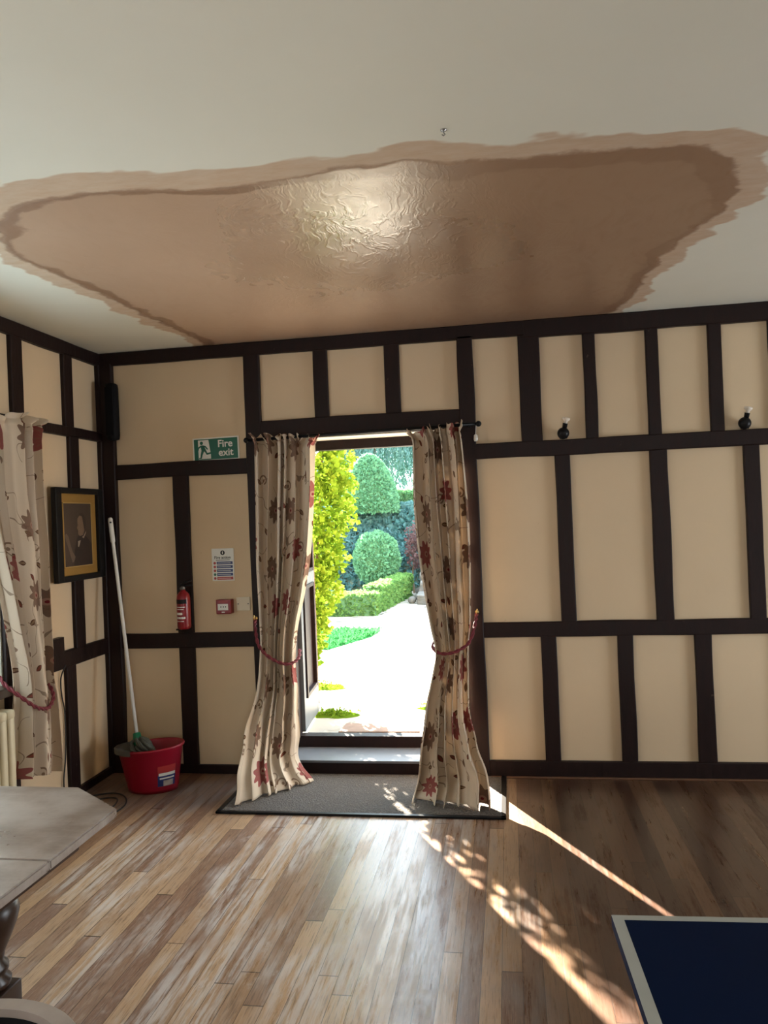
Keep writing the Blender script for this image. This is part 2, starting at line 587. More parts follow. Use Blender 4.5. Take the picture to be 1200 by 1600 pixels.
def timber(kind, a0, a1, z0, z1, th=0.022, vertical=True, mat=None):
    """kind 'b' on the back wall (a = x), 'l' on the left wall (a = y)"""
    TR[0] += 1
    bm = bmesh.new()
    n = max(2, int((z1 - z0 if vertical else a1 - a0) / 0.12))
    seed = TR[0] * 3.7
    rings = []
    for i in range(n + 1):
        t = i / n
        w0 = (noise.noise((seed, t * n * 0.35, 0)) * 0.005)
        w1 = (noise.noise((seed + 9, t * n * 0.35, 0)) * 0.005)
        if vertical:
            z = z0 + (z1 - z0) * t
            q = [(a0 + w0, z, -0.004), (a1 + w1, z, -0.004), (a1 + w1, z, th - 0.005), (a1 + w1 - 0.005, z, th), (a0 + w0 + 0.005, z, th), (a0 + w0, z, th - 0.005)]
        else:
            a = a0 + (a1 - a0) * t
            q = [(a, z0 + w0, -0.004), (a, z1 + w1, -0.004), (a, z1 + w1, th - 0.005), (a, z1 + w1 - 0.005, th), (a, z0 + w0 + 0.005, th), (a, z0 + w0, th - 0.005)]
        ring = []
        for u, v, d in q:
            ring.append(bm.verts.new((u, -d, v) if kind == 'b' else (d, u, v)))
        rings.append(ring)
    for p, q in zip(rings, rings[1:]):
        for i in range(6):
            bm.faces.new((p[i], p[(i + 1) % 6], q[(i + 1) % 6], q[i]))
    bm.faces.new(rings[0])
    bm.faces.new(rings[-1])
    return struct('trim_%d' % TR[0], bm, mat or MT['timber'])


V, Hh = True, False
timber('b', 0.0, 2.69, 2.556, 2.636, 0.030, Hh)
timber('b', 2.66, 7.19, 2.534, 2.636, 0.034, Hh)
timber('b', 0.0, 0.108, 0.0, 2.57, 0.034, V)
timber('b', 0.10, 0.98, 1.838, 1.931, 0.024, Hh)
timber('b', 0.10, 0.98, 0.776, 0.868, 0.024, Hh)
timber('b', 0.481, 0.582, 0.88 - 0.83, 1.845, 0.021, V)
timber('b', 0.968, 1.069, 0.0, 2.57, 0.028, V)
timber('b', 1.06, 2.28, 2.034, 2.152, 0.026, Hh)
timber('b', 1.405, 1.493, 2.14, 2.57, 0.021, V)
timber('b', 1.840, 1.932, 2.14, 2.57, 0.021, V)
timber('b', 2.272, 2.366, 0.0, 2.57, 0.030, V)
timber('b', 2.626, 2.746, 1.93, 2.55, 0.027, V)
for a, b in ((2.990, 3.058), (3.331, 3.401), (3.667, 3.739), (3.985, 4.06), (4.33, 4.40), (4.68, 4.75)):
    timber('b', a, b, 1.93, 2.55, 0.026, V)
timber('b', 2.36, 7.19, 1.850, 1.940, 0.030, Hh)
for a, b in ((2.809, 2.895), (3.331, 3.428), (3.831, 3.914), (4.33, 4.42)):
    timber('b', a, b, 0.89, 1.86, 0.024, V)
timber('b', 2.36, 7.19, 0.810, 0.896, 0.026, Hh)
for a, b in ((2.688, 2.776), (3.114, 3.200), (3.530, 3.623), (3.96, 4.05)):
    timber('b', a, b, 0.08, 0.82, 0.024, V)
timber('l', -8.4, -0.02, 2.558, 2.636, 0.030, Hh)
timber('l', -0.424, -0.333, 2.13, 2.57, 0.024, V)
timber('l', -0.908, -0.810, 2.13, 2.57, 0.024, V)
timber('l', -8.4, -0.02, 2.080, 2.137, 0.034, Hh)
timber('l', -0.390, -0.291, 0.84, 2.09, 0.024, V)
timber('l', -0.66, -0.02, 0.752, 0.846, 0.026, Hh)
timber('l', -0.655, -0.535, 0.84, 0.934, 0.034, V)
timber('l', -0.502, -0.404, 0.03, 0.76, 0.023, V)
timber('l', -1.03, -0.95, 0.03, 2.09, 0.024, V)
timber('l', -0.045, -0.01, 0.0, 2.57, 0.030, V)

bm = bmesh.new()
add_box(bm, 2.366, 7.19, -0.030, 0.0, 0.0, 0.097, bev=0.005)
struct('baseboard_back', bm, MT['timber'])
bm = bmesh.new()
add_box(bm, 0.10, 1.09, -0.024, 0.0, 0.0, 0.053, bev=0.004)
struct('baseboard_back.001', bm, MT['timber'])
bm = bmesh.new()
add_box(bm, 0.0, 0.026, -8.4, -0.03, 0.0, 0.045, bev=0.004)
struct('baseboard_left', bm, MT['timber'])
bead = plain('worn_brown_bead', (0.12, 0.055, 0.028), 0.4, var=0.3, scale=20)
bm = bmesh.new()
add_box(bm, 2.37, 7.19, -0.044, -0.028, 0.0, 0.012, bev=0.004)
struct('trim_60', bm, bead)

# doorway: soffit, frame, two worn steps
bm = bmesh.new()
add_box(bm, DX0, DX1, 0.002, 0.24, DZ - 0.004, DZ + 0.002)
add_box(bm, DX0, DX0 + 0.004, 0.002, 0.24, 0.09, DZ)
struct('trim_61', bm, MT['white_reveal'])
bm = bmesh.new()
add_box(bm, DX0, DX1, 0.20, 0.27, 1.972, 2.036, bev=0.004)
add_box(bm, DX0, DX0 + 0.064, 0.20, 0.30, 0.15, 1.975, bev=0.004)
add_box(bm, DX1 - 0.035, DX1 + 0.02, 0.20, 0.27, 0.15, 1.975, bev=0.004)
struct('trim_62', bm, MT['timber'])
bm = bmesh.new()
add_box(bm, DX0 - 0.03, DX1 + 0.004, -0.016, 0.0, 0.0, 0.075, bev=0.002)
struct('trim_63', bm, MT['timber'])
step_top = plain('worn_grey_step', (0.13, 0.135, 0.15), 0.42, var=0.15, scale=14, bump=0.15)
bm = bmesh.new()
add_box(bm, DX0 - 0.03, DX1, -0.022, 0.25, 0.072, 0.088, bev=0.004)
struct('trim_64', bm, step_top)
bm = bmesh.new()
add_box(bm, DX0, DX1, 0.245, 0.33, -0.05, 0.158, bev=0.004)
struct('trim_65', bm, MT['timber'])

# open panelled door leaf, swung out into the garden
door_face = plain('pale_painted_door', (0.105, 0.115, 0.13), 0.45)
dt = bpy.data.objects.new('door_1', None)
COL.objects.link(dt)
dt['kind'] = 'structure'
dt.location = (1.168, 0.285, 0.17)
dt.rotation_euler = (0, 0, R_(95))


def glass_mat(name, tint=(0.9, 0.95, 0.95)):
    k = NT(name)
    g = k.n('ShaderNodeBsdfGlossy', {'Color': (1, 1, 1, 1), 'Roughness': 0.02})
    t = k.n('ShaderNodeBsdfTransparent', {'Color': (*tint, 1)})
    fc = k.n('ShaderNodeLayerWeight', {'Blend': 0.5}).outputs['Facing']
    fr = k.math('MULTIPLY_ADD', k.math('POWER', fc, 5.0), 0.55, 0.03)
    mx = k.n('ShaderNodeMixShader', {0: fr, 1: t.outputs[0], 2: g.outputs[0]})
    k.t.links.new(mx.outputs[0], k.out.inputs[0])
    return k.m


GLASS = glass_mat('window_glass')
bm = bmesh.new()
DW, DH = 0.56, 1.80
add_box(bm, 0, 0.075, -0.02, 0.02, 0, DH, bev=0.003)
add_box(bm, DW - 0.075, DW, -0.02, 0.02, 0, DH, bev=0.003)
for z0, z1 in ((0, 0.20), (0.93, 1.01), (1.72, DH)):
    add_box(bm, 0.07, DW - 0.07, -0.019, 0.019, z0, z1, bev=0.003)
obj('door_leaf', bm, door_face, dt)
bm = bmesh.new()
add_box(bm, 0.07, DW - 0.07, -0.005, 0.005, 0.19, 1.73)
obj('door_panel', bm, MT['timber'], dt)
for z0, z1 in ((0.20, 0.93), (1.01, 1.72)):
    bm = bmesh.new()
    for a in (0.075, DW - 0.105):
        add_box(bm, a, a + 0.03, -0.032, -0.003, z0, z1, bev=0.003)
    for z in (z0, z1 - 0.025):
        add_box(bm, 0.10, DW - 0.10, -0.030, -0.003, z, z + 0.025, bev=0.003)
    obj('panel_moulding', bm, MT['timber'], dt)
bm = bmesh.new()
add_box(bm, DW, DW + 0.008, -0.022, 0.022, 0.05, 1.2)
obj('door_edge', bm, plain('bare_brown_edge', (0.22, 0.10, 0.05), 0.5), dt)

# left window in its deep reveal
wt = bpy.data.objects.new('window_1', None)
COL.objects.link(wt)
wt['kind'] = 'structure'
bm = bmesh.new()
for a, b in ((WY0, WY0 + 0.05), (WY1 - 0.06, WY1 - 0.01), (-1.84, -1.79)):
    add_box(bm, -0.165, -0.115, a, b, WZ0, WZ1, bev=0.004)
for a, b in ((WZ0, WZ0 + 0.05), (WZ1 - 0.05, WZ1), (1.42, 1.45)):
    add_box(bm, -0.163, -0.117, WY0, WY1 - 0.01, a, b, bev=0.004)
obj('window_frame', bm, MT['white'], wt)
bm = bmesh.new()
add_box(bm, -0.143, -0.137, WY0, WY1 - 0.01, WZ0, WZ1)
obj('pane', bm, GLASS, wt)
bm = bmesh.new()
add_box(bm, -0.30, 0.10, WY0 - 0.06, -1.085, 0.735, 0.780, bev=0.006)
obj('window_sill', bm, MT['dark_wood'], wt)

# ------------------------------------------------------------------ doormat well
mat_fab = NT('ribbed_grey_entrance_matting')
co = mat_fab.coord()
wv = mat_fab.n('ShaderNodeTexVoronoi', {'Vector': mat_fab.scaled(co, (1, 1, 0)), 'Scale': 120.0}).outputs['Distance']
gn = mat_fab.noise(co, 3.5, 5)
mat_fab.base(base_color=mat_fab.mix(wv, mat_fab.mix(gn, (0.055, 0.045, 0.038), (0.085, 0.072, 0.062)), (0.13, 0.112, 0.098)), roughness=0.95)
mat_fab.bump(wv, 0.8, 0.006)
t = thing('doormat', 'wide brown-grey entrance mat set before the open garden doorway', 'doormat', (1.66, -0.335, 0))
bm = bmesh.new()
add_box(bm, -0.70, 0.775, -0.295, 0.31, 0.001, 0.010)
obj('mat_pile', bm, mat_fab.m, t)
bm = bmesh.new()
for a in ((-0.725, 0.80, -0.318, -0.293), (-0.725, -0.698, -0.318, 0.31), (0.772, 0.80, -0.318, 0.31)):
    add_box(bm, *a, 0.001, 0.013, bev=0.003)
obj('mat_edging', bm, MT['black'], t)


# ------------------------------------------------------------------ curtains
def mat_curtain():
    k = NT('floral_linen_curtain_cloth')
    uv = k.coord('UV')
    base = k.mix(k.noise(uv, 5, 3), (0.62, 0.515, 0.40), (0.70, 0.595, 0.47))
    weave = k.noise(k.scaled(uv, (300, 300, 1)), 1.0, 2)
    base = k.mix(k.math('MULTIPLY', weave, 0.25), base, (0.42, 0.34, 0.25))

    def cells(scale, off, rnd):
        p = k.vmath('ADD', k.scaled(uv, (scale, scale, 0)), (off, off * 1.7, 0))
        vn = k.n('ShaderNodeTexVoronoi', {'Vector': p, 'Scale': 1.0, 'Randomness': rnd}, voronoi_dimensions='2D')
        loc = k.vmath('SUBTRACT', p, vn.outputs['Position'])
        s = k.n('ShaderNodeSeparateXYZ', {0: loc})
        ang = k.math('ARCTAN2', s.outputs[1], s.outputs[0])
        rad = k.math('SQRT', k.math('ADD', k.math('MULTIPLY', s.outputs[0], s.outputs[0]), k.math('MULTIPLY', s.outputs[1], s.outputs[1])))
        rc = k.n('ShaderNodeSeparateXYZ', {0: vn.outputs['Color']})
        return ang, rad, rc.outputs[0], rc.outputs[1], s

    # scrolling stems
    nz = k.noise(uv, 5.5, 1.0, 0.4)
    stem = k.math('LESS_THAN', k.math('ABSOLUTE', k.math('SUBTRACT', nz, 0.5)), 0.006)
    gate = k.math('GREATER_THAN', k.noise(uv, 7.0, 1.0), 0.47)
    c = k.mix(k.math('MULTIPLY', k.math('MULTIPLY', stem, gate), 0.65), base, (0.13, 0.075, 0.045))
    # small leaves: pointed lens shapes at random angles
    ang, rad, r1, r2_, s = cells(6.6, 3.1, 0.9)
    th = k.math('MULTIPLY', r1, 6.28)
    ca, sa = k.math('COSINE', th), k.math('SINE', th)
    lx = k.math('ADD', k.math('MULTIPLY', s.outputs[0], ca), k.math('MULTIPLY', s.outputs[1], sa))
    ly = k.math('SUBTRACT', k.math('MULTIPLY', s.outputs[1], ca), k.math('MULTIPLY', s.outputs[0], sa))
    lens = k.math('SUBTRACT', 0.085, k.math('MULTIPLY', k.math('MULTIPLY', lx, lx), 2.6))
    leaf = k.math('LESS_THAN', k.math('ABSOLUTE', ly), lens)
    leaf_in = k.math('LESS_THAN', k.math('ABSOLUTE', ly), k.math('MULTIPLY', lens, 0.45))
    pick = k.math('GREATER_THAN', r2_, 0.35)
    c = k.mix(k.math('MULTIPLY', leaf, pick), c, (0.115, 0.055, 0.035))
    c = k.mix(k.math('MULTIPLY', k.math('MULTIPLY', leaf_in, pick), 0.7), c, k.mix(k.math('GREATER_THAN', r2_, 0.7), (0.30, 0.20, 0.12), (0.24, 0.06, 0.045)))
    # paisley curls: broken rings
    ang, rad, r1, r2_, s = cells(4.4, 9.4, 0.8)
    ring = k.math('LESS_THAN', k.math('ABSOLUTE', k.math('SUBTRACT', rad, k.math('MULTIPLY_ADD', ang, 0.018, 0.11))), 0.022)
    arc = k.math('LESS_THAN', k.math('ABSOLUTE', k.math('SUBTRACT', ang, k.math('MULTIPLY_ADD', r1, 2.0, -1.0))), 2.2)
    core = k.math('LESS_THAN', rad, 0.045)
    curl = k.math('MULTIPLY', k.math('MAXIMUM', k.math('MULTIPLY', ring, arc), core), k.math('GREATER_THAN', r2_, 0.45))
    c = k.mix(k.math('MULTIPLY', curl, 0.8), c, (0.16, 0.085, 0.05))
    # big open flowers
    ang, rad, r1, r2_, s = cells(2.9, 0.35, 0.6)
    pet = k.math('MULTIPLY_ADD', k.math('COSINE', k.math('MULTIPLY_ADD', ang, 9.0, k.math('MULTIPLY', r1, 6.0))), 0.040, 0.200)
    fl = k.math('LESS_THAN', rad, pet)
    fl2 = k.math('LESS_THAN', rad, k.math('MULTIPLY', pet, 0.70))
    vein = k.math('GREATER_THAN', k.math('COSINE', k.math('MULTIPLY', ang, 18.0)), 0.55)
    cc = k.math('LESS_THAN', rad, 0.055)
    dot = k.math('LESS_THAN', rad, 0.022)
    fcol = k.mix(k.math('GREATER_THAN', r2_, 0.55), (0.19, 0.115, 0.082), (0.27, 0.060, 0.062))
    has = k.math('GREATER_THAN', r1, 0.22)
    c = k.mix(k.math('MULTIPLY', k.math('MULTIPLY', fl, has), 0.92), c, fcol)
    c = k.mix(k.math('MULTIPLY', k.math('MULTIPLY', k.math('MULTIPLY', fl2, vein), has), 0.6), c, (0.26, 0.14, 0.10))
    c = k.mix(k.math('MULTIPLY', cc, has), c, (0.40, 0.24, 0.18))
    c = k.mix(k.math('MULTIPLY', dot, has), c, (0.20, 0.03, 0.04))
    d = k.n('ShaderNodeBsdfDiffuse', {'Color': c})
    tr = k.n('ShaderNodeBsdfTranslucent', {'Color': c})
    mx = k.n('ShaderNodeMixShader', {0: 0.10, 1: d.outputs[0], 2: tr.outputs[0]})
    b = k.n('ShaderNodeBump', {'Height': weave, 'Strength': 0.15, 'Distance': 0.001})
    k.t.links.new(b.outputs[0], d.inputs['Normal'])
    k.t.links.new(mx.outputs[0], k.out.inputs[0])
    return k.m


CLOTH = mat_curtain()
LROWS = [((1.029, -0.12, 2.042), (1.456, -0.12, 2.018)), ((1.053, -0.1, 2.008), (1.427, -0.1, 1.987)), ((1.063, -0.1, 1.957), (1.413, -0.1, 1.939)), ((1.055, -0.1, 1.673), (1.394, -0.1, 1.659)), ((1.046, -0.1, 1.348), (1.361, -0.1, 1.337)), ((1.049, -0.1, 1.136), (1.317, -0.1, 1.111)), ((1.051, -0.1, 0.906), (1.265, -0.1, 0.903)), ((1.046, -0.1, 0.784), (1.241, -0.1, 0.698)), ((1.026, -0.14, 0.552), (1.253, -0.1, 0.511)), ((0.989, -0.25, 0.354), (1.25, -0.11, 0.278)), ((0.996, -0.42, 0.179), (1.257, -0.13, 0.125)), ((1.01, -0.553, 0.016), (1.35, -0.18, 0.016))]
RROWS = [((1.973, -0.12, 2.018), (2.296, -0.12, 2.044)), ((2.003, -0.1, 1.974), (2.278, -0.1, 2.003)), ((2.007, -0.1, 1.903), (2.287, -0.1, 1.944)), ((2.003, -0.1, 1.61), (2.303, -0.1, 1.619)), ((2.015, -0.1, 1.357), (2.307, -0.1, 1.362)), ((2.036, -0.1, 1.149), (2.302, -0.1, 1.16)), ((2.067, -0.1, 0.9), (2.292, -0.1, 0.921)), ((2.091, -0.11, 0.75), (2.275, -0.08, 0.783)), ((2.074, -0.13, 0.647), (2.269, -0.09, 0.626)), ((2.037, -0.2, 0.47), (2.269, -0.12, 0.413)), ((2.001, -0.25, 0.246), (2.311, -0.25, 0.248)), ((1.985, -0.3, 0.087), (2.367, -0.42, 0.143)), ((1.964, -0.45, 0.018), (2.381, -0.54, 0.018))]
WROWS = [((0.13, -1.368, 2.103), (0.13, -0.861, 2.102)), ((0.13, -1.371, 2.059), (0.13, -0.897, 2.055)), ((0.13, -1.36, 2.016), (0.13, -0.895, 1.999)), ((0.13, -1.344, 1.752), (0.13, -0.881, 1.701)), ((0.13, -1.291, 1.515), (0.13, -0.867, 1.468)), ((0.13, -1.204, 1.268), (0.13, -0.87, 1.169)), ((0.13, -1.142, 1.013), (0.13, -0.862, 0.928)), ((0.13, -1.107, 0.851), (0.13, -0.867, 0.769)), ((0.13, -1.104, 0.726), (0.13, -0.844, 0.681)), ((0.13, -1.127, 0.591), (0.13, -0.831, 0.527)), ((0.13, -1.145, 0.457), (0.13, -0.813, 0.388)), ((0.13, -1.152, 0.338), (0.13, -0.821, 0.272))]


def curtain(rows, label, group, width, nf, seed, out, amp, flat_low=0.0, zmin=0.0):
    """cloth hung between the left and right edge points of each row; `out` is the way the folds swell"""
    out = Vector(out)
    rows = [(Vector(a), Vector(b)) for a, b in rows]
    Ls = catmull([a for a, b in rows], 12)
    Rs = catmull([b for a, b in rows], 12)
    NU = 260
    rnd = random.Random(seed)
    ph = [rnd.uniform(0, 6.28) for _ in range(8)]
    verts, uvs, faces = [], [], []
    n = len(Ls)
    ztop = rows[0][0].z
    dist = 0.0
    for j in range(n):
        if j:
            dist += ((Ls[j] - Ls[j - 1]).length + (Rs[j] - Rs[j - 1]).length) / 2
        L, Rr = Ls[j], Rs[j]
        t = j / (n - 1)
        row_w = (Rr - L).length
        side = (Rr - L).normalized()
        perp = out
        head = 1.0 if j > 12 else 0.35 + 0.65 * abs(j - 6) / 6.0
        for i in range(NU + 1):
            u = i / NU
            drift = 0.05 * math.sin(3.1 * dist + ph[4] + u * 5) + 0.03 * math.sin(7 * dist + ph[5] + u * 9)
            p = 2 * PI * (nf * (u + 0.045 * math.sin(2 * PI * 1.6 * u + ph[0]) + 0.03 * math.sin(2 * PI * 3.3 * u + ph[1])) + drift)
            low = max(0.0, (dist - 1.35)) * flat_low
            a = amp * head * (1.0 - 0.7 * min(1, low)) * (0.75 + 0.35 * math.sin(2 * PI * 2.2 * u + ph[2] + dist * 0.6))
            s1 = math.sin(p)
            f = s1 + 0.28 * math.sin(2 * p + ph[3]) + 0.16 * math.sin(5.3 * u * 2 * PI + 2.3 * dist + ph[6])
            edge = min(1.0, min(u, 1 - u) / 0.04)
            lat = 0.55 * (row_w / nf) * 0.42 * math.sin(p + 1.1) * edge
            q = L.lerp(Rr, u) + side * lat + perp * (a * f)
            if dist < 0.10:                     # gathered, ruffled heading above the rod
                k = 1 - dist / 0.10
                q += perp * (0.026 * k * math.sin(2 * p + 1.0 + 5 * u)) + Vector((0, 0, 0.016 * k * (math.sin(1.7 * p + ph[7]) + 0.6)))
            if dist > 1.45:                     # slumped, crumpled hem
                k = min(1, (dist - 1.45) / 0.4)
                nz = noise.noise((u * 6 + seed, dist * 7, 1.3))
                q += perp * (0.022 * k * nz) + side * (0.012 * k * noise.noise((u * 5, dist * 6, seed + 4.0)))
            q.z = max(q.z, zmin)
            verts.append(q)
            uvs.append((u * width + seed * 0.37, -dist + seed * 0.21))
    for j in range(n - 1):
        for i in range(NU):
            a = j * (NU + 1) + i
            faces.append((a, a + 1, a + NU + 2, a + NU + 1))
    me = bpy.data.meshes.new('curtain')
    me.from_pydata([tuple(v) for v in verts], [], faces)
    me.materials.append(CLOTH)
    ul = me.uv_layers.new(name='UVMap')
    for lp in me.loops:
        ul.data[lp.index].uv = uvs[lp.vertex_index]
    for p in me.polygons:
        p.use_smooth = True
    o = bpy.data.objects.new('curtain', me)
    COL.objects.link(o)
    tag(o, label, 'curtain', group)
    md = o.modifiers.new('thickness', 'SOLIDIFY')
    md.thickness = 0.002
    return o


curtain(LROWS, 'floral curtain beside the fire exit sign, tied back at left of the doorway', 'floral curtains', 0.95, 6.0, 3, (0, -1, 0), 0.050, 0.6, 0.0145)
curtain(RROWS, 'shaded floral curtain on the doorway side nearest the pale wall panels and sunny floor', 'floral curtains', 0.92, 5.5, 8, (0, -1, 0), 0.050, 0.1, 0.0145)
curtain(WROWS, 'shorter floral curtain with red flowers hanging at the side window above the radiator', 'floral curtains', 0.85, 4.0, 5, (1, 0, 0), 0.042, 0.0, 0.2)


def rope(bm, path, r=0.008, turns_per_m=26):
    pts = catmull(path, 14)
    for s in range(2):
        out = []
        d = 0.0
        for i, p in enumerate(pts):
            if i:
                d += (p - pts[i - 1]).length
            tn = (pts[min(i + 1, len(pts) - 1)] - pts[max(0, i - 1)]).normalized()
            n1 = tn.cross(Vector((0.3, 0.5, 0.8))).normalized()
            n2 = tn.cross(n1)
            a = d * turns_per_m * 2 * PI * 0.5 + s * PI
            out.append(p + (n1 * math.cos(a) + n2 * math.sin(a)) * r * 0.62)
        add_tube(bm, out, r * 0.72, 7)


rope_mat = plain('burgundy_rope', (0.16, 0.018, 0.028), 0.7, var=0.35, scale=60, bump=0.3)


def tieback(path, label):
    bm = bmesh.new()
    rope(bm, path)
    o = obj('curtain_tieback', bm, rope_mat, None, True)
    return tag(o, label, 'tieback', 'burgundy rope tiebacks')


tieback([(0.990, -0.045, 0.945), (1.015, -0.12, 0.90), (1.045, -0.17, 0.815), (1.10, -0.178, 0.75), (1.175, -0.178, 0.708), (1.235, -0.165, 0.698), (1.270, -0.11, 0.72), (1.262, -0.045, 0.76)],
        'burgundy rope tieback looped round the curtain next to the fire exit sign')
tieback([(2.328, -0.045, 0.955), (2.318, -0.11, 0.90), (2.285, -0.16, 0.81), (2.22, -0.178, 0.765), (2.15, -0.178, 0.748), (2.095, -0.16, 0.757), (2.070, -0.11, 0.785), (2.085, -0.06, 0.80)],
        'burgundy rope tieback holding the shaded curtain nearest the sunlit floor stripe')
tieback([(0.03, -1.125, 0.86), (0.10, -1.16, 0.80), (0.175, -1.145, 0.735), (0.205, -1.085, 0.675), (0.205, -1.015, 0.648), (0.195, -0.945, 0.645), (0.175, -0.885, 0.69), (0.11, -0.85, 0.76), (0.03, -0.86, 0.80)],
        'burgundy rope tieback round the short window curtain above the radiator')


def hook(x, z, label):
    bm = bmesh.new()
    add_lathe(bm, [(0.012, 0), (0.012, 0.004), (0.005, 0.006), (0.004, 0.02)], 12, M_back(x, z, 0.030))
    add_tube(bm, [(x, -0.045, z), (x, -0.06, z - 0.006), (x, -0.068, z + 0.006), (x + 0.003, -0.064, z + 0.022)], 0.004, 8)
    return tag(obj('tieback_hook', bm, MT['brass'], None, True), label, 'hook', 'tieback hooks')


hook(0.988, 0.952, 'small brass tieback hook below the white blanking plate')
hook(2.330, 0.962, 'small metal tieback hook on the dark post nearest the sunny floor')

t = thing('curtain_rod', 'thin black curtain rod across the top of the garden doorway', 'curtain rod', (1.69, -0.11, 2.035))
bm = bmesh.new()
add_tube(bm, [(-0.68, 0, -0.006), (0.685, 0, 0.012)], 0.010, 12)
obj('rod', bm, MT['black'], t, True)
for sx, dz in ((-0.69, -0.006), (0.695, 0.012)):
    bm = bmesh.new()
    bmesh.ops.create_uvsphere(bm, u_segments=14, v_segments=8, radius=0.017, matrix=Matrix.Translation((sx, 0, dz)))
    obj('finial', bm, MT['black'], t, True)
for sx, dz in ((-0.665, -0.006), (0.640, 0.012)):
    bm = bmesh.new()
    add_box(bm, sx - 0.008, sx + 0.008, 0, 0.088, dz - 0.008, dz + 0.008, bev=0.002)
    obj('bracket', bm, MT['black'], t)
bm = bmesh.new()
add_tube(bm, [(0.035, -1.6, 2.118), (0.035, -0.84, 2.118)], 0.0095, 10)
add_box(bm, 0.03, 0.05, -1.12, -1.10, 2.11, 2.125)
tag(obj('curtain_rod', bm, MT['black'], None, True), 'thin dark curtain rod on the beam over the side window', 'curtain rod')

bm = bmesh.new()
add_tube(bm, [(2.372, -0.112, 2.05), (2.366, -0.108, 1.985)], 0.0015, 6)
pt = tag(obj('cord_pull', bm, MT['white']), 'small white cord pull hanging from the end of the doorway curtain rod', 'cord pull')
bm = bmesh.new()
add_lathe(bm, [(0.004, 0.0), (0.010, -0.006), (0.012, -0.03), (0.008, -0.040)], 12, Matrix.Translation((2.366, -0.108, 1.988)))
obj('toggle', bm, MT['white'], pt, True)

# ------------------------------------------------------------------ signs and fittings on the back wall
def flat(pts, M, mat, name, parent, w):
    bm = bmesh.new()
    add_poly(bm, [(a, b, w) for a, b in pts], M)
    return obj(name, bm, mat, parent)


def disc(cx, cy, rx, ry=None, n=20, a0=0, a1=2 * PI):
    ry = ry or rx
    return [(cx + rx * math.cos(a0 + (a1 - a0) * i / n), cy + ry * math.sin(a0 + (a1 - a0) * i / n)) for i in range(n)]


t = thing('fire_exit_sign', 'green and white fire exit sign with running figure above the door beam', 'sign', (0.767, 0, 1.999), 0)
Mb = Matrix(((1, 0, 0, 0), (0, 0, -1, -0.001), (0, 1, 0, 0), (0, 0, 0, 1))) @ Matrix.Rotation(R_(0.8), 4, 'Z')
bm = bmesh.new()
add_box(bm, -0.150, 0.150, -0.072, 0.072, 0.0, 0.004, Mb, bev=0.001)
obj('board', bm, MT['sign_white'], t)
flat([(-0.141, -0.064), (0.141, -0.064), (0.141, 0.064), (-0.141, 0.064)], Mb, MT['sign_green'], 'green_field', t, 0.0046)
flat([(-0.114, -0.058), (-0.034, -0.058), (-0.034, -0.03), (-0.046, 0.058), (-0.114, 0.058)], Mb, MT['sign_white'], 'doorway_symbol', t, 0.0052)
man = bmesh.new()
for poly in (disc(-0.092, 0.040, 0.0105),
             [(-0.098, 0.026), (-0.080, 0.027), (-0.066, 0.002), (-0.078, -0.014), (-0.094, -0.008)],
             [(-0.098, 0.026), (-0.118, 0.012), (-0.120, -0.004), (-0.112, -0.004), (-0.109, 0.008), (-0.094, 0.016)],
             [(-0.086, 0.027), (-0.066, 0.022), (-0.050, 0.002), (-0.056, -0.003), (-0.070, 0.013), (-0.084, 0.016)],
             [(-0.094, -0.006), (-0.078, -0.014), (-0.088, -0.034), (-0.094, -0.056), (-0.112, -0.056), (-0.112, -0.050), (-0.102, -0.048), (-0.100, -0.030)],
             [(-0.082, -0.004), (-0.066, 0.000), (-0.056, -0.022), (-0.026, -0.016), (-0.024, -0.026), (-0.060, -0.034), (-0.070, -0.018)]):
    add_poly(man, [(a, b, 0.0058) for a, b in poly], Mb)
obj('running_figure', man, MT['sign_green'], t)
text_obj('lettering', 'Fire', 0.062, MT['sign_white'], t, Mb @ Matrix.Translation((0.012, 0.010, 0.0056)), 0.0012)
text_obj('lettering', 'exit', 0.062, MT['sign_white'], t, Mb @ Matrix.Translation((0.016, -0.044, 0.0056)), 0.0012)

t = thing('fire_action_notice', 'small white fire action notice with blue bars above the red call point', 'notice', (0.783, 0, 1.283))
Mn = Matrix(((1, 0, 0, 0), (0, 0, -1, -0.001), (0, 1, 0, 0), (0, 0, 0, 1)))
bm = bmesh.new()
add_box(bm, -0.071, 0.071, -0.100, 0.100, 0, 0.003, Mn, bev=0.001)
obj('board', bm, MT['sign_white'], t)
flat(disc(0.0, 0.073, 0.0145), Mn, MT['black'], 'symbol_disc', t, 0.0036)
flat([(-0.0025, 0.066), (0.0025, 0.066), (0.0025, 0.083), (-0.003, 0.079)], Mn, MT['sign_white'], 'symbol_mark', t, 0.0042)
text_obj('lettering', 'Fire action', 0.0245, MT['black'], t, Mn @ Matrix.Translation((-0.054, 0.036, 0.0036)), 0.0004)
flat([(-0.045, 0.026), (0.045, 0.026), (0.045, 0.030), (-0.045, 0.030)], Mn, MT['grey_plastic'], 'small_print', t, 0.0036)
for i in range(5):
    z = 0.010 - i * 0.0235
    m = MT['label_red'] if i == 4 else MT['label_blue']
    flat([(-0.040, z - 0.009), (0.063, z - 0.009), (0.063, z + 0.009), (-0.040, z + 0.009)], Mn, m, 'instruction_bar', t, 0.0036)
    flat(disc(-0.053, z, 0.0085, n=14), Mn, MT['label_red'] if i != 3 else MT['sign_green'], 'pictogram', t, 0.0036)
    flat([(-0.034, z - 0.0012), (0.05, z - 0.0012), (0.05, z + 0.0012), (-0.034, z + 0.0012)], Mn, MT['sign_white'], 'print_line', t, 0.0042)

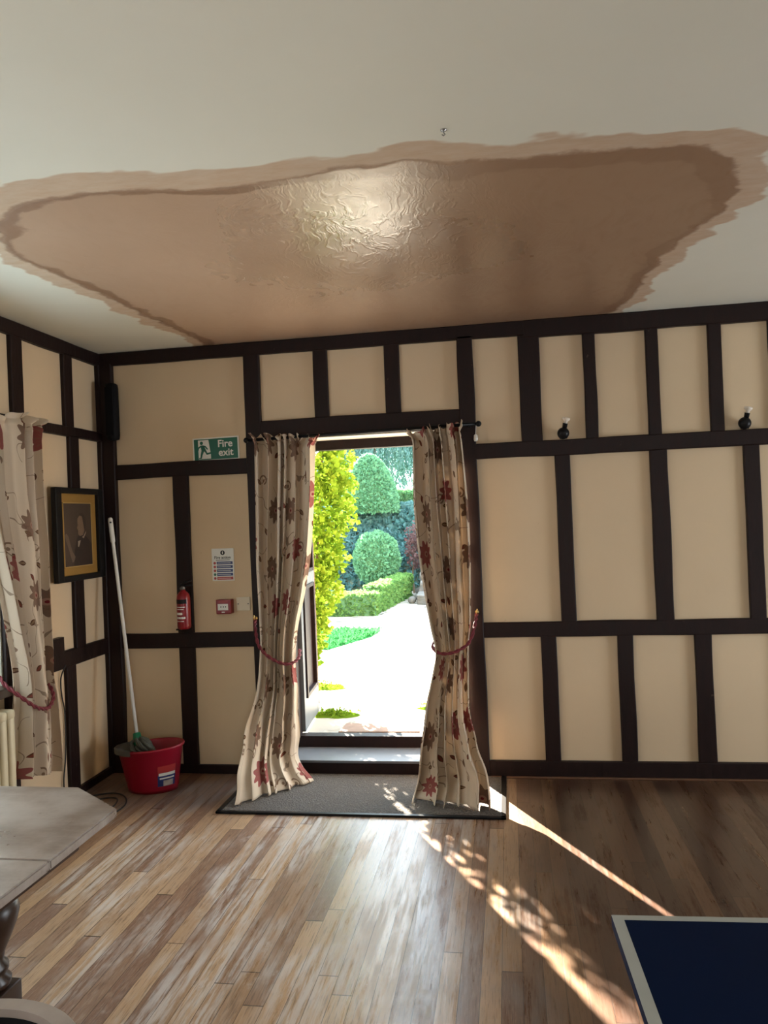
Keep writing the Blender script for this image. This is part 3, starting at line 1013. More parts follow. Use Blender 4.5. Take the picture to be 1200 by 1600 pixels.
t = thing('fire_alarm_call_point', 'red square fire alarm call point with white break panel', 'fire alarm', (0.795, 0, 1.028))
bm = bmesh.new()
add_box(bm, -0.048, 0.048, -0.044, 0.044, 0, 0.055, Mn, bev=0.006)
obj('housing', bm, MT['red_paint'], t)
flat([(-0.036, -0.020), (0.030, -0.020), (0.030, 0.018), (-0.036, 0.018)], Mn, MT['sign_white'], 'break_panel', t, 0.0556)
for cx in (-0.016, 0.000, 0.014):
    flat(disc(cx, 0.0, 0.0042, n=10), Mn, MT['black'], 'break_mark', t, 0.0562)
flat([(-0.012, -0.036), (0.008, -0.036), (0.008, -0.029), (-0.012, -0.029)], Mn, MT['sign_white'], 'test_slot', t, 0.0556)
flat([(-0.03, 0.027), (0.028, 0.027), (0.028, 0.033), (-0.03, 0.033)], Mn, MT['label_red'], 'embossed_line', t, 0.0556)

t = thing('blanking_plate', 'square cream blanking plate with two screws beside the red call point', 'wall plate', (0.905, 0, 1.039))
bm = bmesh.new()
add_box(bm, -0.043, 0.043, -0.041, 0.041, 0, 0.008, Mn, bev=0.002)
obj('plate', bm, plain('cream_plate', (0.66, 0.58, 0.44), 0.4), t)
for cx in (-0.032, 0.032):
    bm = bmesh.new()
    add_lathe(bm, [(0.004, 0.0), (0.004, 0.0015), (0.001, 0.002)], 10, Mn @ Matrix.Translation((cx, 0, 0.008)))
    obj('screw', bm, MT['grey_plastic'], t)

t = thing('fire_extinguisher', 'small red fire extinguisher hung on the dark post above the bucket', 'fire extinguisher', (0.546, -0.072, 0.900))
bm = bmesh.new()
add_lathe(bm, [(0.030, 0.0), (0.039, 0.006), (0.0415, 0.02), (0.0415, 0.185), (0.038, 0.208), (0.026, 0.226), (0.015, 0.234), (0.013, 0.246)], 28)
obj('cylinder', bm, MT['red_paint'], t, True)


def wrap(name, r, z0, z1, a0, a1, mat, par, sx=1, sy=1, taper=0.0, n=14):
    vs, fs = [], []
    for i in range(n + 1):
        a = a0 + (a1 - a0) * i / n
        for z in (z0, z1):
            rr = r + taper * z
            vs.append((rr * sx * math.cos(a), rr * sy * math.sin(a), z))
    for i in range(n):
        fs.append((2 * i, 2 * i + 2, 2 * i + 3, 2 * i + 1))
    return pyobj(name, vs, fs, mat, par, True)


wrap('black_band', 0.0420, 0.158, 0.184, R_(180), R_(320), MT['black'], t)
for i, (z0, z1) in enumerate(((0.135, 0.140), (0.122, 0.126), (0.090, 0.104), (0.066, 0.078), (0.050, 0.053))):
    wrap('print_line', 0.0421, z0, z1, R_(220), R_(305 - 12 * (i % 3)), MT['sign_white'], t)
bm = bmesh.new()
add_lathe(bm, [(0.014, 0.240), (0.014, 0.258), (0.009, 0.264)], 14)
obj('valve', bm, MT['silver'], t, True)
for nm, z0, z1, xa, xb in (('carrying_handle', 0.256, 0.268, -0.016, 0.062), ('squeeze_lever', 0.270, 0.296, -0.014, 0.058)):
    bm = bmesh.new()
    add_tube(bm, [(xa, 0, z0), (0.01, 0, (z0 + z1) / 2), (xb, -0.004, z1)], [0.006, 0.007, 0.005], 8)
    obj(nm, bm, MT['black'], t, True)
bm = bmesh.new()
add_lathe(bm, [(0.010, 0), (0.010, 0.006), (0.002, 0.008)], 12, Matrix.Translation((-0.004, -0.013, 0.250)) @ Matrix.Rotation(R_(90), 4, 'X'))
obj('pressure_gauge', bm, MT['grey_plastic'], t, True)
bm = bmesh.new()
add_box(bm, -0.022, 0.022, 0.038, 0.052, 0.06, 0.22)
add_box(bm, -0.046, -0.012, -0.02, 0.05, -0.006, 0.004)
obj('bracket', bm, MT['black'], t)

t = thing('wall_speaker', 'tall narrow black wall speaker high in the corner beside the fire exit panel', 'speaker', (0.125, -0.03, 2.258))
bm = bmesh.new()
add_box(bm, -0.037, 0.037, -0.078, 0.0, -0.182, 0.182, bev=0.034)
obj('cabinet', bm, MT['black_matte'], t, True)
bm = bmesh.new()
add_box(bm, -0.025, 0.025, -0.081, -0.070, -0.150, 0.150, bev=0.0035)
obj('grille', bm, plain('speaker_mesh', (0.005, 0.005, 0.006), 0.8, bump=0.6, bscale=300, spec=0.1), t)


def spot(x, zb, label):
    t = thing('wall_light', label, 'light', (x, -0.045, zb))
    bm = bmesh.new()
    bmesh.ops.create_uvsphere(bm, u_segments=22, v_segments=12, radius=0.034, matrix=Matrix.Translation((0, 0, 0.030)))
    add_lathe(bm, [(0.022, 0.0), (0.022, 0.02)], 14, Matrix.Translation((0, 0.0, 0.0)))
    obj('base', bm, MT['black'], t, True)
    ax = Matrix.Translation((0.006, -0.006, 0.052)) @ Matrix.Rotation(R_(12), 4, 'Y') @ Matrix.Rotation(R_(8), 4, 'X')
    bm = bmesh.new()
    add_lathe(bm, [(0.013, 0.0), (0.014, 0.030), (0.016, 0.034)], 16, ax)
    obj('lamp_holder', bm, MT['black'], t, True)
    bm = bmesh.new()
    add_lathe(bm, [(0.010, 0.030), (0.0105, 0.044), (0.021, 0.054), (0.0225, 0.062), (0.018, 0.067), (0.003, 0.069)], 18, ax)
    obj('bulb', bm, plain('frosted_bulb', (0.78, 0.70, 0.60), 0.25), t, True)


spot(2.860, 1.942, 'small black wall light on the beam in the second panel past the curtain')
spot(3.835, 1.942, 'small black wall light on the beam furthest from the garden doorway')

bm = bmesh.new()
add_lathe(bm, [(0.009, 2.637), (0.009, 2.635), (0.003, 2.632), (0.002, 2.627)], 12, Matrix.Translation((2.393, -2.348, 0)))
add_tube(bm, [(2.393, -2.348, 2.629), (2.397, -2.348, 2.624), (2.393, -2.348, 2.620), (2.388, -2.348, 2.624)], 0.0018, 8)
tag(obj('ceiling_hook', bm, MT['silver'], None, True), 'tiny metal hook in the ceiling at the near edge of the plaster repair', 'hook')

# ------------------------------------------------------------------ framed portrait on the left wall
t = thing('framed_picture', 'black framed sepia portrait of a man in profile on the side wall', 'picture', (0.024, -0.350, 1.508))
Mp = Matrix(((0, 0, 1, 0), (1, 0, 0, 0), (0, 1, 0, 0), (0, 0, 0, 1)))
bm = bmesh.new()
for a in ((-0.255, -0.195, -0.270, 0.270), (0.195, 0.255, -0.270, 0.270)):
    add_box(bm, *a, 0.0, 0.032, Mp, bev=0.005)
for b in ((-0.270, -0.236), (0.236, 0.270)):
    add_box(bm, -0.2, 0.2, b[0], b[1], 0.0, 0.031, Mp, bev=0.005)
obj('frame', bm, MT['black'], t)
bm = bmesh.new()
add_box(bm, -0.205, 0.205, -0.245, 0.245, 0.002, 0.010, Mp)
obj('mount', bm, MT['gold'], t)
bm = bmesh.new()
for a in ((-0.160, -0.153, -0.190, 0.186), (0.139, 0.146, -0.190, 0.186)):
    add_box(bm, *a, 0.009, 0.013, Mp)
for b in ((-0.190, -0.184), (0.180, 0.186)):
    add_box(bm, -0.16, 0.146, b[0], b[1], 0.009, 0.013, Mp)
obj('gilt_slip', bm, MT['gold_edge'], t)
sep = plain('sepia_print', (0.068, 0.042, 0.028), 0.5, var=0.25, scale=6)
bm = bmesh.new()
add_box(bm, -0.154, 0.140, -0.185, 0.181, 0.008, 0.0105, Mp)
pr = obj('print', bm, sep, t)


def sil(pts, col, nm, w):
    bm = bmesh.new()
    add_poly(bm, [(a, b, w) for a, b in pts], Mp)
    return obj(nm, bm, plain('print_' + nm, col, 0.5, var=0.2, scale=30), pr)


sil([(-0.06, -0.185), (-0.05, -0.10), (-0.03, -0.04), (0.0, 0.0), (0.06, -0.005), (0.10, -0.03), (0.14, -0.06), (0.14, -0.185)], (0.032, 0.018, 0.014), 'coat', 0.0110)
sil([(-0.006, 0.098), (0.016, 0.122), (0.045, 0.124), (0.07, 0.105), (0.080, 0.07), (0.074, 0.035), (0.055, 0.02), (0.02, 0.03)], (0.045, 0.027, 0.018), 'hair', 0.0113)
sil([(-0.010, 0.092), (0.012, 0.110), (0.038, 0.104), (0.046, 0.08), (0.054, 0.048), (0.060, 0.022), (0.044, -0.006), (0.012, -0.012), (-0.004, -0.004), (-0.008, 0.008), (-0.006, 0.018), (-0.010, 0.026), (-0.020, 0.036), (-0.010, 0.054), (-0.013, 0.072)], (0.20, 0.125, 0.075), 'face', 0.0116)
sil([(0.032, -0.018), (0.052, -0.010), (0.078, 0.018), (0.076, 0.004), (0.050, -0.026)], (0.34, 0.26, 0.18), 'collar', 0.0119)
sil([(-0.012, -0.040), (0.016, -0.036), (0.006, -0.058), (-0.004, -0.074), (-0.014, -0.074)], (0.36, 0.28, 0.20), 'shirt_front', 0.0119)
sil([(-0.146, -0.002), (-0.128, 0.006), (-0.108, -0.014), (-0.092, -0.060), (-0.070, -0.104), (-0.044, -0.130), (-0.060, -0.158), (-0.078, -0.162), (-0.092, -0.128), (-0.118, -0.070), (-0.138, -0.036)], (0.15, 0.098, 0.068), 'sleeve_and_hand', 0.0116)

# ------------------------------------------------------------------ bucket and mop in the corner
t = thing('bucket', 'red oval mop bucket on the floor in the corner', 'bucket', (0.410, -0.285, 0), R_(4))
bm = bmesh.new()
seg = 40
prof = [(0.70, 0.003), (0.755, 0.0), (0.775, 0.02), (0.93, 0.222), (0.985, 0.232), (1.0, 0.240), (0.985, 0.248), (0.915, 0.242), (0.76, 0.03), (0.5, 0.022)]
for_r = []
for r, z in prof:
    ring = []
    for i in range(seg):
        a = 2 * PI * i / seg
        ca, sa = math.cos(a), math.sin(a)
        lift = 0.018 * (z / 0.24) * (ca * 0.7 + 0.4)          # the rim sweeps up away from the pouring spout
        spout = 0.025 * max(0.0, -ca - 0.75) * 4 * (z / 0.24) ** 3
        ring.append(bm.verts.new(((0.192 * r + spout * 0) * ca - spout, 0.142 * r * sa, z + lift)))
    for_r.append(ring)
for a, b in zip(for_r, for_r[1:]):
    for i in range(seg):
        j = (i + 1) % seg
        bm.faces.new((a[i], a[j], b[j], b[i]))
bm.faces.new(list(reversed(for_r[0])))
bm.faces.new(for_r[-1])
obj('tub', bm, MT['red_plastic'], t, True)
# sticker on the right front
def sticker(nm, u0, u1, z0, z1, mat, off):
    vs, fs = [], []
    for i in range(9):
        a = R_(u0 + (u1 - u0) * i / 8)
        for z in (z0, z1):
            r = 0.775 + (z - 0.02) / 0.202 * 0.155 + off
            vs.append((0.192 * r * math.cos(a), 0.142 * r * math.sin(a), z + 0.018 * (z / 0.24) * (math.cos(a) * 0.7 + 0.4)))
    for i in range(8):
        fs.append((2 * i, 2 * i + 2, 2 * i + 3, 2 * i + 1))
    return pyobj(nm, vs, fs, mat, t, True)


sticker('sticker', -64, -22, 0.035, 0.150, MT['label_red'], 0.012)
sticker('sticker_blue_panel', -64, -22, 0.038, 0.100, MT['label_blue'], 0.018)
sticker('sticker_white_stripe', -62, -24, 0.096, 0.112, MT['sign_white'], 0.024)
sticker('sticker_white_stripe', -60, -26, 0.078, 0.086, MT['sign_white'], 0.024)
sticker('sticker_picture', -52, -28, 0.040, 0.070, plain('sticker_grey', (0.42, 0.36, 0.34), 0.4, var=0.4, scale=40), 0.024)
bm = bmesh.new()                                         # grey wringer set into the spout end
for i in range(24):
    pass
rings = []
for r, z in ((1.035, 0.222), (1.045, 0.250), (1.01, 0.256), (0.88, 0.250), (0.72, 0.215), (0.30, 0.200)):
    ring = []
    for i in range(19):
        a = R_(112 + (248 - 112) * i / 18)
        sp = 0.025 * max(0.0, -math.cos(a) - 0.75) * 4
        ring.append(bm.verts.new((0.192 * r * math.cos(a) - sp * (1 if r > 0.9 else 0.4), 0.142 * r * math.sin(a), z + 0.018 * (math.cos(a) * 0.7 + 0.4))))
    rings.append(ring)
for a, b in zip(rings, rings[1:]):
    for i in range(18):
        bm.faces.new((a[i], a[i + 1], b[i + 1], b[i]))
obj('wringer', bm, MT['grey_plastic'], t, True)
bm = bmesh.new()
bh = [(0.0, 0.142 * 0.99, 0.228), (-0.03, 0.160, 0.20), (-0.06, 0.165, 0.16), (-0.085, 0.150, 0.125)]
add_tube(bm, catmull(bh, 6), 0.004, 6)
obj('bail_handle', bm, MT['grey_plastic'], t, True)

t = thing('mop', 'string mop standing in the red bucket, long pale handle leaning into the corner', 'mop', (0, 0, 0))
p0, p1 = Vector((0.312, -0.270, 0.285)), Vector((0.086, -0.075, 1.600))
dr = (p1 - p0).normalized()
bm = bmesh.new()
L = (p1 - p0).length
add_tube(bm, [p0, p0 + dr * (L - 0.16), p0 + dr * (L - 0.15), p0 + dr * (L - 0.01), p1], [0.0105, 0.0105, 0.0145, 0.0145, 0.010], 14)
obj('handle', bm, MT['white'], t, True)
bm = bmesh.new()
add_lathe(bm, [(0.0062, -0.003), (0.0062, 0.003)], 12, Matrix.Translation(p1 - dr * 0.03) @ (Vector((0.5, -1, 0)).to_track_quat('Z', 'Y').to_matrix().to_4x4()) @ Matrix.Translation((0, 0, 0.0125)))
obj('hanging_hole', bm, MT['black'], t)
bm = bmesh.new()
add_tube(bm, [p0 - dr * 0.035, p0 - dr * 0.01, p0 + dr * 0.032, p0 + dr * 0.036], [0.030, 0.026, 0.022, 0.014], 16)
obj('socket', bm, MT['green_plastic'], t, True)
bm = bmesh.new()
rnd = random.Random(4)
for i in range(46):
    a = rnd.uniform(0, 2 * PI)
    rr = rnd.uniform(0.03, 0.085)
    c = p0 - dr * 0.035
    h = rnd.uniform(-0.03, 0.03)
    q = [c, c + Vector((math.cos(a) * rr * 0.5, math.sin(a) * rr * 0.45, 0.012 + h)), c + Vector((math.cos(a) * rr + 0.02, math.sin(a) * rr * 0.8, h * 0.6 - 0.005)), c + Vector((math.cos(a + 0.5) * rr * 1.05 + 0.035, math.sin(a + 0.5) * rr * 0.8, -0.05))]
    add_tube(bm, catmull(q, 4), rnd.uniform(0.006, 0.010), 6)
obj('mop_strings', bm, plain('damp_grey_strings', (0.10, 0.105, 0.085), 0.9, var=0.6, scale=40), t, True)

# ------------------------------------------------------------------ radiator below the left window
t = thing('radiator', 'cream column radiator under the side window sill', 'radiator', (0.095, -1.165, 0))
proto = None
for i in range(20):
    y = -0.03 - i * 0.058
    if proto is None:
        bm = bmesh.new()
        add_box(bm, -0.065, 0.065, -0.024, 0.024, 0.64, 0.69, bev=0.018)
        add_box(bm, -0.065, 0.065, -0.024, 0.024, 0.10, 0.15, bev=0.018)
        for xx in (-0.045, 0.0, 0.045):
            add_box(bm, xx - 0.017, xx + 0.017, -0.020, 0.020, 0.12, 0.67, bev=0.012)
        proto = obj('column', bm, MT['radiator'], t, True)
        c = proto
    else:
        c = proto.copy()
        COL.objects.link(c)
        c.parent = t
    c.location = (0, y, 0)
for y in (-0.06, -1.1):
    bm = bmesh.new()
    add_box(bm, -0.03, 0.03, y - 0.02, y + 0.02, 0.0, 0.11, bev=0.006)
    obj('foot', bm, MT['radiator'], t)

# ------------------------------------------------------------------ cables
bm = bmesh.new()
add_tube(bm, catmull([(0.030, -0.530, 0.775), (0.012, -0.552, 0.70), (0.010, -0.545, 0.60), (0.010, -0.523, 0.50), (0.010, -0.530, 0.27), (0.012, -0.560, 0.13), (0.030, -0.575, 0.05), (0.05, -0.56, 0.012)], 8), 0.004, 7)
tag(obj('wall_cable', bm, MT['cable'], None, True), 'thin black cable running down the side wall beside the dark stud', 'cable')
bm = bmesh.new()
add_tube(bm, catmull([(0.06, -0.50, 0.006), (0.14, -0.42, 0.006), (0.24, -0.40, 0.008), (0.33, -0.47, 0.010), (0.38, -0.58, 0.006), (0.36, -0.72, 0.006), (0.24, -0.78, 0.006), (0.15, -0.66, 0.008), (0.20, -0.52, 0.016), (0.29, -0.50, 0.016), (0.33, -0.60, 0.012), (0.30, -0.74, 0.006)], 10), 0.0042, 7)
tag(obj('floor_cable', bm, MT['cable'], None, True), 'loose loop of black cable on the floor behind the wooden table', 'cable')


# ------------------------------------------------------------------ old wooden table with clipped corners
def mat_oldwood():
    k = NT('worn_polished_tabletop')
    co = k.coord()
    g = k.noise(k.scaled(co, (7, 70, 20)), 1.2, 6, 0.65)
    b = k.noise(co, 4.5, 5, 0.65)
    c = k.mix(g, (0.17, 0.125, 0.10), (0.36, 0.30, 0.255))
    c = k.mix(k.ramp(b, 0.35, 0.7), c, (0.46, 0.42, 0.39))
    sc = k.ramp(k.noise(k.scaled(co, (30, 9, 9)), 1.3, 4, 0.7), 0.66, 0.72)
    c = k.mix(k.math('MULTIPLY', sc, 0.4), c, (0.05, 0.026, 0.015))
    k.base(base_color=c, roughness=k.math('MULTIPLY_ADD', b, 0.30, 0.16))
    k.b.inputs['Specular IOR Level'].default_value = 0.7
    k.bump(g, 0.15, 0.003)
    return k.m


WOOD = mat_oldwood()
t = thing('wooden_table', 'old dark wooden table with clipped corner and turned leg, beside the radiator', 'table', (0.765, -3.15, 0))


def top_outline(x0, x1, y0, y1, c, cy):
    return [(x0 + c, y1), (x1 - c, y1), (x1, y1 - cy), (x1, y0 + cy), (x1 - c, y0), (x0 + c, y0), (x0, y0 + cy), (x0, y1 - cy)]


def slab(name, pts, z0, z1, mat, par, bev=0.004):
    bm = bmesh.new()
    v = [bm.verts.new((x, y, z1)) for x, y in pts]
    f = bm.faces.new(v)
    r = bmesh.ops.extrude_face_region(bm, geom=[f])
    for q in r['geom']:
        if isinstance(q, bmesh.types.BMVert):
            q.co.z = z0
    if bev:
        bmesh.ops.bevel(bm, geom=bm.edges[:], offset=bev, segments=2, affect='EDGES')
    return obj(name, bm, mat, par)


slab('tabletop', [(-0.455, 0.748), (0.455, 0.748), (0.662, 0.590), (0.667, 0.265), (-0.665, 0.265), (-0.662, 0.590)], 0.735, 0.760, WOOD, t)
slab('tabletop', [(-0.665, 0.262), (0.667, 0.262), (0.667, -0.59), (0.455, -0.748), (-0.455, -0.748), (-0.665, -0.59)], 0.735, 0.760, WOOD, t)
slab('apron', [(-0.42, 0.62), (0.42, 0.62), (0.600, 0.50), (0.600, -0.50), (0.42, -0.62), (-0.42, -0.62), (-0.600, -0.50), (-0.600, 0.50)], 0.680, 0.736, MT['dark_wood'], t)
legp = [(0.052, 0.0), (0.052, 0.02)]
turn = [(0.040, 0.328), (0.050, 0.338), (0.052, 0.352), (0.038, 0.364), (0.046, 0.378), (0.046, 0.390), (0.034, 0.402), (0.038, 0.425), (0.056, 0.465), (0.070, 0.500), (0.077, 0.530), (0.072, 0.553), (0.054, 0.570), (0.062, 0.580), (0.077, 0.592), (0.073, 0.606), (0.054, 0.618), (0.044, 0.63), (0.05, 0.65), (0.05, 0.69)]
for lx, ly in ((0.36, 0.45), (-0.36, 0.45), (0.36, -0.45), (-0.36, -0.45)):
    bm = bmesh.new()
    add_lathe(bm, turn, 26, Matrix.Translation((lx, ly, 0)))
    add_box(bm, lx - 0.054, lx + 0.054, ly - 0.054, ly + 0.054, 0.17, 0.330, bev=0.005)
    add_lathe(bm, [(0.045, 0.0), (0.055, 0.02), (0.055, 0.09), (0.035, 0.13), (0.035, 0.172)], 20, Matrix.Translation((lx, ly, 0)))
    obj('leg', bm, MT['dark_wood'], t, True)
for a in ((0.34, 0.38, -0.40, 0.40), (-0.38, -0.34, -0.40, 0.40)):
    bm = bmesh.new()
    add_box(bm, *a, 0.20, 0.27, bev=0.005)
    obj('stretcher', bm, MT['dark_wood'], t)

# bow-backed chair at the frame's lower edge
chair_wood = plain('pale_waxed_chair_wood', (0.36, 0.31, 0.28), 0.28, var=0.2, scale=18)
t = thing('tub_chair', 'round-backed chair with pale curved rail and black padding near the wooden table', 'chair', (1.634, -3.516, 0))
bm = bmesh.new()
N = 64
arc = []
for i in range(N + 1):
    a = R_(-45 + 270 * i / N)
    arc.append((math.cos(a), math.sin(a)))
rings = []
for ca, sa in arc:
    ring = [bm.verts.new((ca * r, sa * r, z)) for r, z in ((0.186, 0.688), (0.184, 0.690), (0.184, 0.704), (0.211, 0.706), (0.213, 0.704), (0.213, 0.688))]
    rings.append(ring)
for p, q in zip(rings, rings[1:]):
    for i in range(6):
        bm.faces.new((p[i], p[(i + 1) % 6], q[(i + 1) % 6], q[i]))
bm.faces.new(rings[0])
bm.faces.new(rings[-1])
obj('back_rail', bm, chair_wood, t)
bm = bmesh.new()
add_lathe(bm, [(0.19, 0.405), (0.205, 0.415), (0.205, 0.435), (0.19, 0.442)], 30)
obj('seat', bm, chair_wood, t, True)
bm = bmesh.new()
add_lathe(bm, [(0.185, 0.440), (0.19, 0.455), (0.17, 0.470), (0.08, 0.476), (0.01, 0.476)], 30)
obj('seat_pad', bm, MT['black_matte'], t, True)
bm = bmesh.new()                                         # upholstered wrap-around back under the rail
rings = []
for ca, sa in arc:
    rings.append([bm.verts.new((ca * q, sa * q, z)) for q, z in ((0.188, 0.45), (0.182, 0.57), (0.186, 0.689), (0.204, 0.689), (0.200, 0.57), (0.200, 0.43))])
for p, q in zip(rings, rings[1:]):
    for i in range(6):
        bm.faces.new((p[i], p[(i + 1) % 6], q[(i + 1) % 6], q[i]))
bm.faces.new(rings[0])
bm.faces.new(rings[-1])
obj('backrest', bm, MT['black_matte'], t, True)
for a in (45, 135, 225, 315):
    a = R_(a)
    bm = bmesh.new()
    add_tube(bm, [(math.cos(a) * 0.15, math.sin(a) * 0.15, 0.41), (math.cos(a) * 0.18, math.sin(a) * 0.18, 0.2), (math.cos(a) * 0.20, math.sin(a) * 0.20, 0.0)], [0.018, 0.022, 0.014], 12)
    obj('leg', bm, MT['dark_wood'], t, True)

# ------------------------------------------------------------------ table tennis table
navy = plain('navy_playing_surface', (0.0025, 0.010, 0.040), 0.55, var=0.15, scale=5, spec=0.04)
line = plain('grey_white_border_line', (0.42, 0.45, 0.44), 0.45, var=0.12, scale=14)
t = thing('table_tennis_table', 'navy table tennis table with pale border line at the near right', 'table', (2.693, -3.036, 0), R_(2.4))
TW, TL = 1.525, 1.37
bm = bmesh.new()
add_box(bm, 0, TW, -TL, 0, 0.738, 0.760, bev=0.002)
obj('tabletop', bm, navy, t)
bm = bmesh.new()
add_box(bm, 0.0005, 0.021, -TL + 0.001, -0.0005, 0.7595, 0.7606)
add_box(bm, TW - 0.021, TW - 0.0005, -TL + 0.001, -0.0005, 0.7595, 0.7606)
add_box(bm, 0.021, TW - 0.021, -0.017, -0.0005, 0.7595, 0.7606)
add_box(bm, TW / 2 - 0.0015, TW / 2 + 0.0015, -TL, -0.017, 0.7595, 0.7606)
obj('border_line', bm, line, t)
bm = bmesh.new()
for x0, x1, y0, y1 in ((0.06, 0.09, -TL + 0.05, -0.06), (TW - 0.09, TW - 0.06, -TL + 0.05, -0.06), (0.06, TW - 0.06, -0.09, -0.06), (0.06, TW - 0.06, -TL + 0.05, -TL + 0.08)):
    add_box(bm, x0, x1, y0, y1, 0.69, 0.74)
obj('frame', bm, MT['black'], t)
for lx, ly in ((0.12, -0.14), (TW - 0.12, -0.14), (0.12, -TL + 0.12), (TW - 0.12, -TL + 0.12)):
    bm = bmesh.new()
    add_box(bm, lx - 0.02, lx + 0.02, ly - 0.02, ly + 0.02, 0.0, 0.70, bev=0.003)
    obj('leg', bm, MT['black'], t)

# ------------------------------------------------------------------ garden: ground and paving
GZ = 0.14


def mat_paving():
    k = NT('crazy_paving_stone')
    co = k.coord()
    warp = k.vmath('ADD', co, k.scaled(k.n('ShaderNodeTexNoise', {'Vector': co, 'Scale': 2.0, 'Detail': 3}).outputs['Color'], 0.35))
    p = k.scaled(warp, (1.35, 2.0, 0))
    ed = k.n('ShaderNodeTexVoronoi', {'Vector': p, 'Scale': 1.0}, feature='DISTANCE_TO_EDGE', voronoi_dimensions='2D').outputs['Distance']
    ce = k.n('ShaderNodeTexVoronoi', {'Vector': p, 'Scale': 1.0}, voronoi_dimensions='2D').outputs['Color']
    tone = k.n('ShaderNodeSeparateXYZ', {0: ce}).outputs[0]
    c = k.mix(tone, (0.28, 0.26, 0.225), (0.40, 0.37, 0.32))
    c = k.mix(k.math('MULTIPLY', k.noise(co, 9, 5), 0.5), c, (0.26, 0.24, 0.20))
    gap = k.math('SUBTRACT', 1.0, k.ramp(ed, 0.014, 0.04))
    brk = k.ramp(k.noise(co, 3.0, 3), 0.42, 0.55)
    c = k.mix(k.math('MULTIPLY', gap, brk), c, (0.03, 0.032, 0.016))
    k.base(base_color=c, roughness=0.85)
    k.bump(k.ramp(ed, 0.0, 0.05), 0.6, 0.02)
    return k.m


bm = bmesh.new()
add_box(bm, -6, 9, 0.26, 12.0, -0.3, GZ)
struct('ground', bm, mat_paving())
bm = bmesh.new()
add_box(bm, -40, 40, 11.9, 60, -0.3, 0.6)
add_box(bm, -40, -6, -10, 9.5, -0.3, GZ)
struct('ground.001', bm, plain('far_lawn', (0.10, 0.22, 0.05), 0.9, var=0.3))
bm = bmesh.new()
add_box(bm, -2.3, -2.0, -9, 4.0, -0.3, 3.6)  # unseen wall added to keep the sun out of the side window
struct('wall_sun_block', bm, plain('sun_block_brick', (0.30, 0.20, 0.15), 0.9, var=0.3, scale=20))


def leaf_mesh(pts, size, rnd, aspect=1.8, droop=0.0):
    """pts: list of (position, outward normal); one bent leaf each"""
    vs, fs = [], []
    for p, nrm in pts:
        s = size * rnd.uniform(0.6, 1.35)
        d = (nrm + Vector((rnd.uniform(-1, 1), rnd.uniform(-1, 1), rnd.uniform(-1, 1))) * 0.9 + Vector((0, 0, -droop))).normalized()
        sd = d.cross(Vector((rnd.uniform(-1, 1), rnd.uniform(-1, 1), rnd.uniform(-1, 1)))).normalized()
        up_ = d.cross(sd)
        b = len(vs)
        vs += [p, p + d * s * 0.5 + sd * s * 0.5 / aspect * 1.6 + up_ * s * 0.12, p + d * s - up_ * s * 0.05, p + d * s * 0.5 - sd * s * 0.5 / aspect * 1.6 + up_ * s * 0.12]
        fs += [(b, b + 1, b + 2), (b, b + 2, b + 3)]
    return [tuple(v) for v in vs], fs


def blob_points(n, c, r, rnd, depth=0.25, lump=0.15, zlim=None):
    out = []
    while len(out) < n:
        v = Vector((rnd.gauss(0, 1), rnd.gauss(0, 1), rnd.gauss(0, 1))).normalized()
        q = 1 + lump * noise.noise(v * 2.3 + Vector(c)) - depth * rnd.random() ** 2
        p = Vector((c[0] + v.x * r[0] * q, c[1] + v.y * r[1] * q, c[2] + v.z * r[2] * q))
        if zlim and p.z < zlim:
            continue
        out.append((p, v))
    return out


def solid_blob(c, r, shrink=0.86, lump=0.15, zcut=None):
    bm = bmesh.new()
    bmesh.ops.create_icosphere(bm, subdivisions=4, radius=1)
    for v in bm.verts:
        d = v.co.normalized()
        q = shrink * (1 + lump * noise.noise(d * 2.3 + Vector(c)))
        v.co = Vector((c[0] + d.x * r[0] * q, c[1] + d.y * r[1] * q, c[2] + d.z * r[2] * q))
        if zcut is not None:
            v.co.z = max(v.co.z, zcut)
    return bm


def box_points(n, x0, x1, y0, y1, z0, z1, rnd, rot=None, wav=0.02):
    out = []
    A = [(x1 - x0) * (z1 - z0), (y1 - y0) * (z1 - z0), (y1 - y0) * (z1 - z0), (x1 - x0) * (y1 - y0)]
    for _ in range(n):
        f = rnd.choices(range(4), A)[0]
        x, y, z = rnd.uniform(x0, x1), rnd.uniform(y0, y1), rnd.uniform(z0, z1)
        if f == 0:
            p, nn = Vector((x, y0, z)), Vector((0, -1, 0))
        elif f == 1:
            p, nn = Vector((x0, y, z)), Vector((-1, 0, 0))
        elif f == 2:
            p, nn = Vector((x1, y, z)), Vector((1, 0, 0))
        else:
            p, nn = Vector((x, y, z1)), Vector((0, 0, 1))
        p = p + nn * (noise.noise(p * 3.0) * wav - rnd.random() * 0.015)
        out.append((rot @ p if rot else p, (rot.to_3x3() @ nn) if rot else nn))
    return out


rnd = random.Random(21)
M_yellow = leafy_mat('yellow_green_backlit_leaves', (0.055, 0.15, 0.008), (0.21, 0.28, 0.030), 0.5)
M_box = leafy_mat('clipped_green_leaves', (0.10, 0.25, 0.11), (0.20, 0.40, 0.19), 0.35)
M_top = leafy_mat('topiary_green_leaves', (0.10, 0.27, 0.14), (0.21, 0.42, 0.25), 0.35)
M_ivy = leafy_mat('blue_green_bank_leaves', (0.05, 0.17, 0.16), (0.20, 0.36, 0.37), 0.3)
M_hedge2 = leafy_mat('fresh_green_low_hedge', (0.085, 0.21, 0.055), (0.20, 0.35, 0.115), 0.4)
M_core = plain('dark_leaf_core', (0.07, 0.17, 0.08), 0.9, var=0.4, scale=25)
M_bark = plain('garden_bark', (0.12, 0.08, 0.05), 0.9, var=0.3)

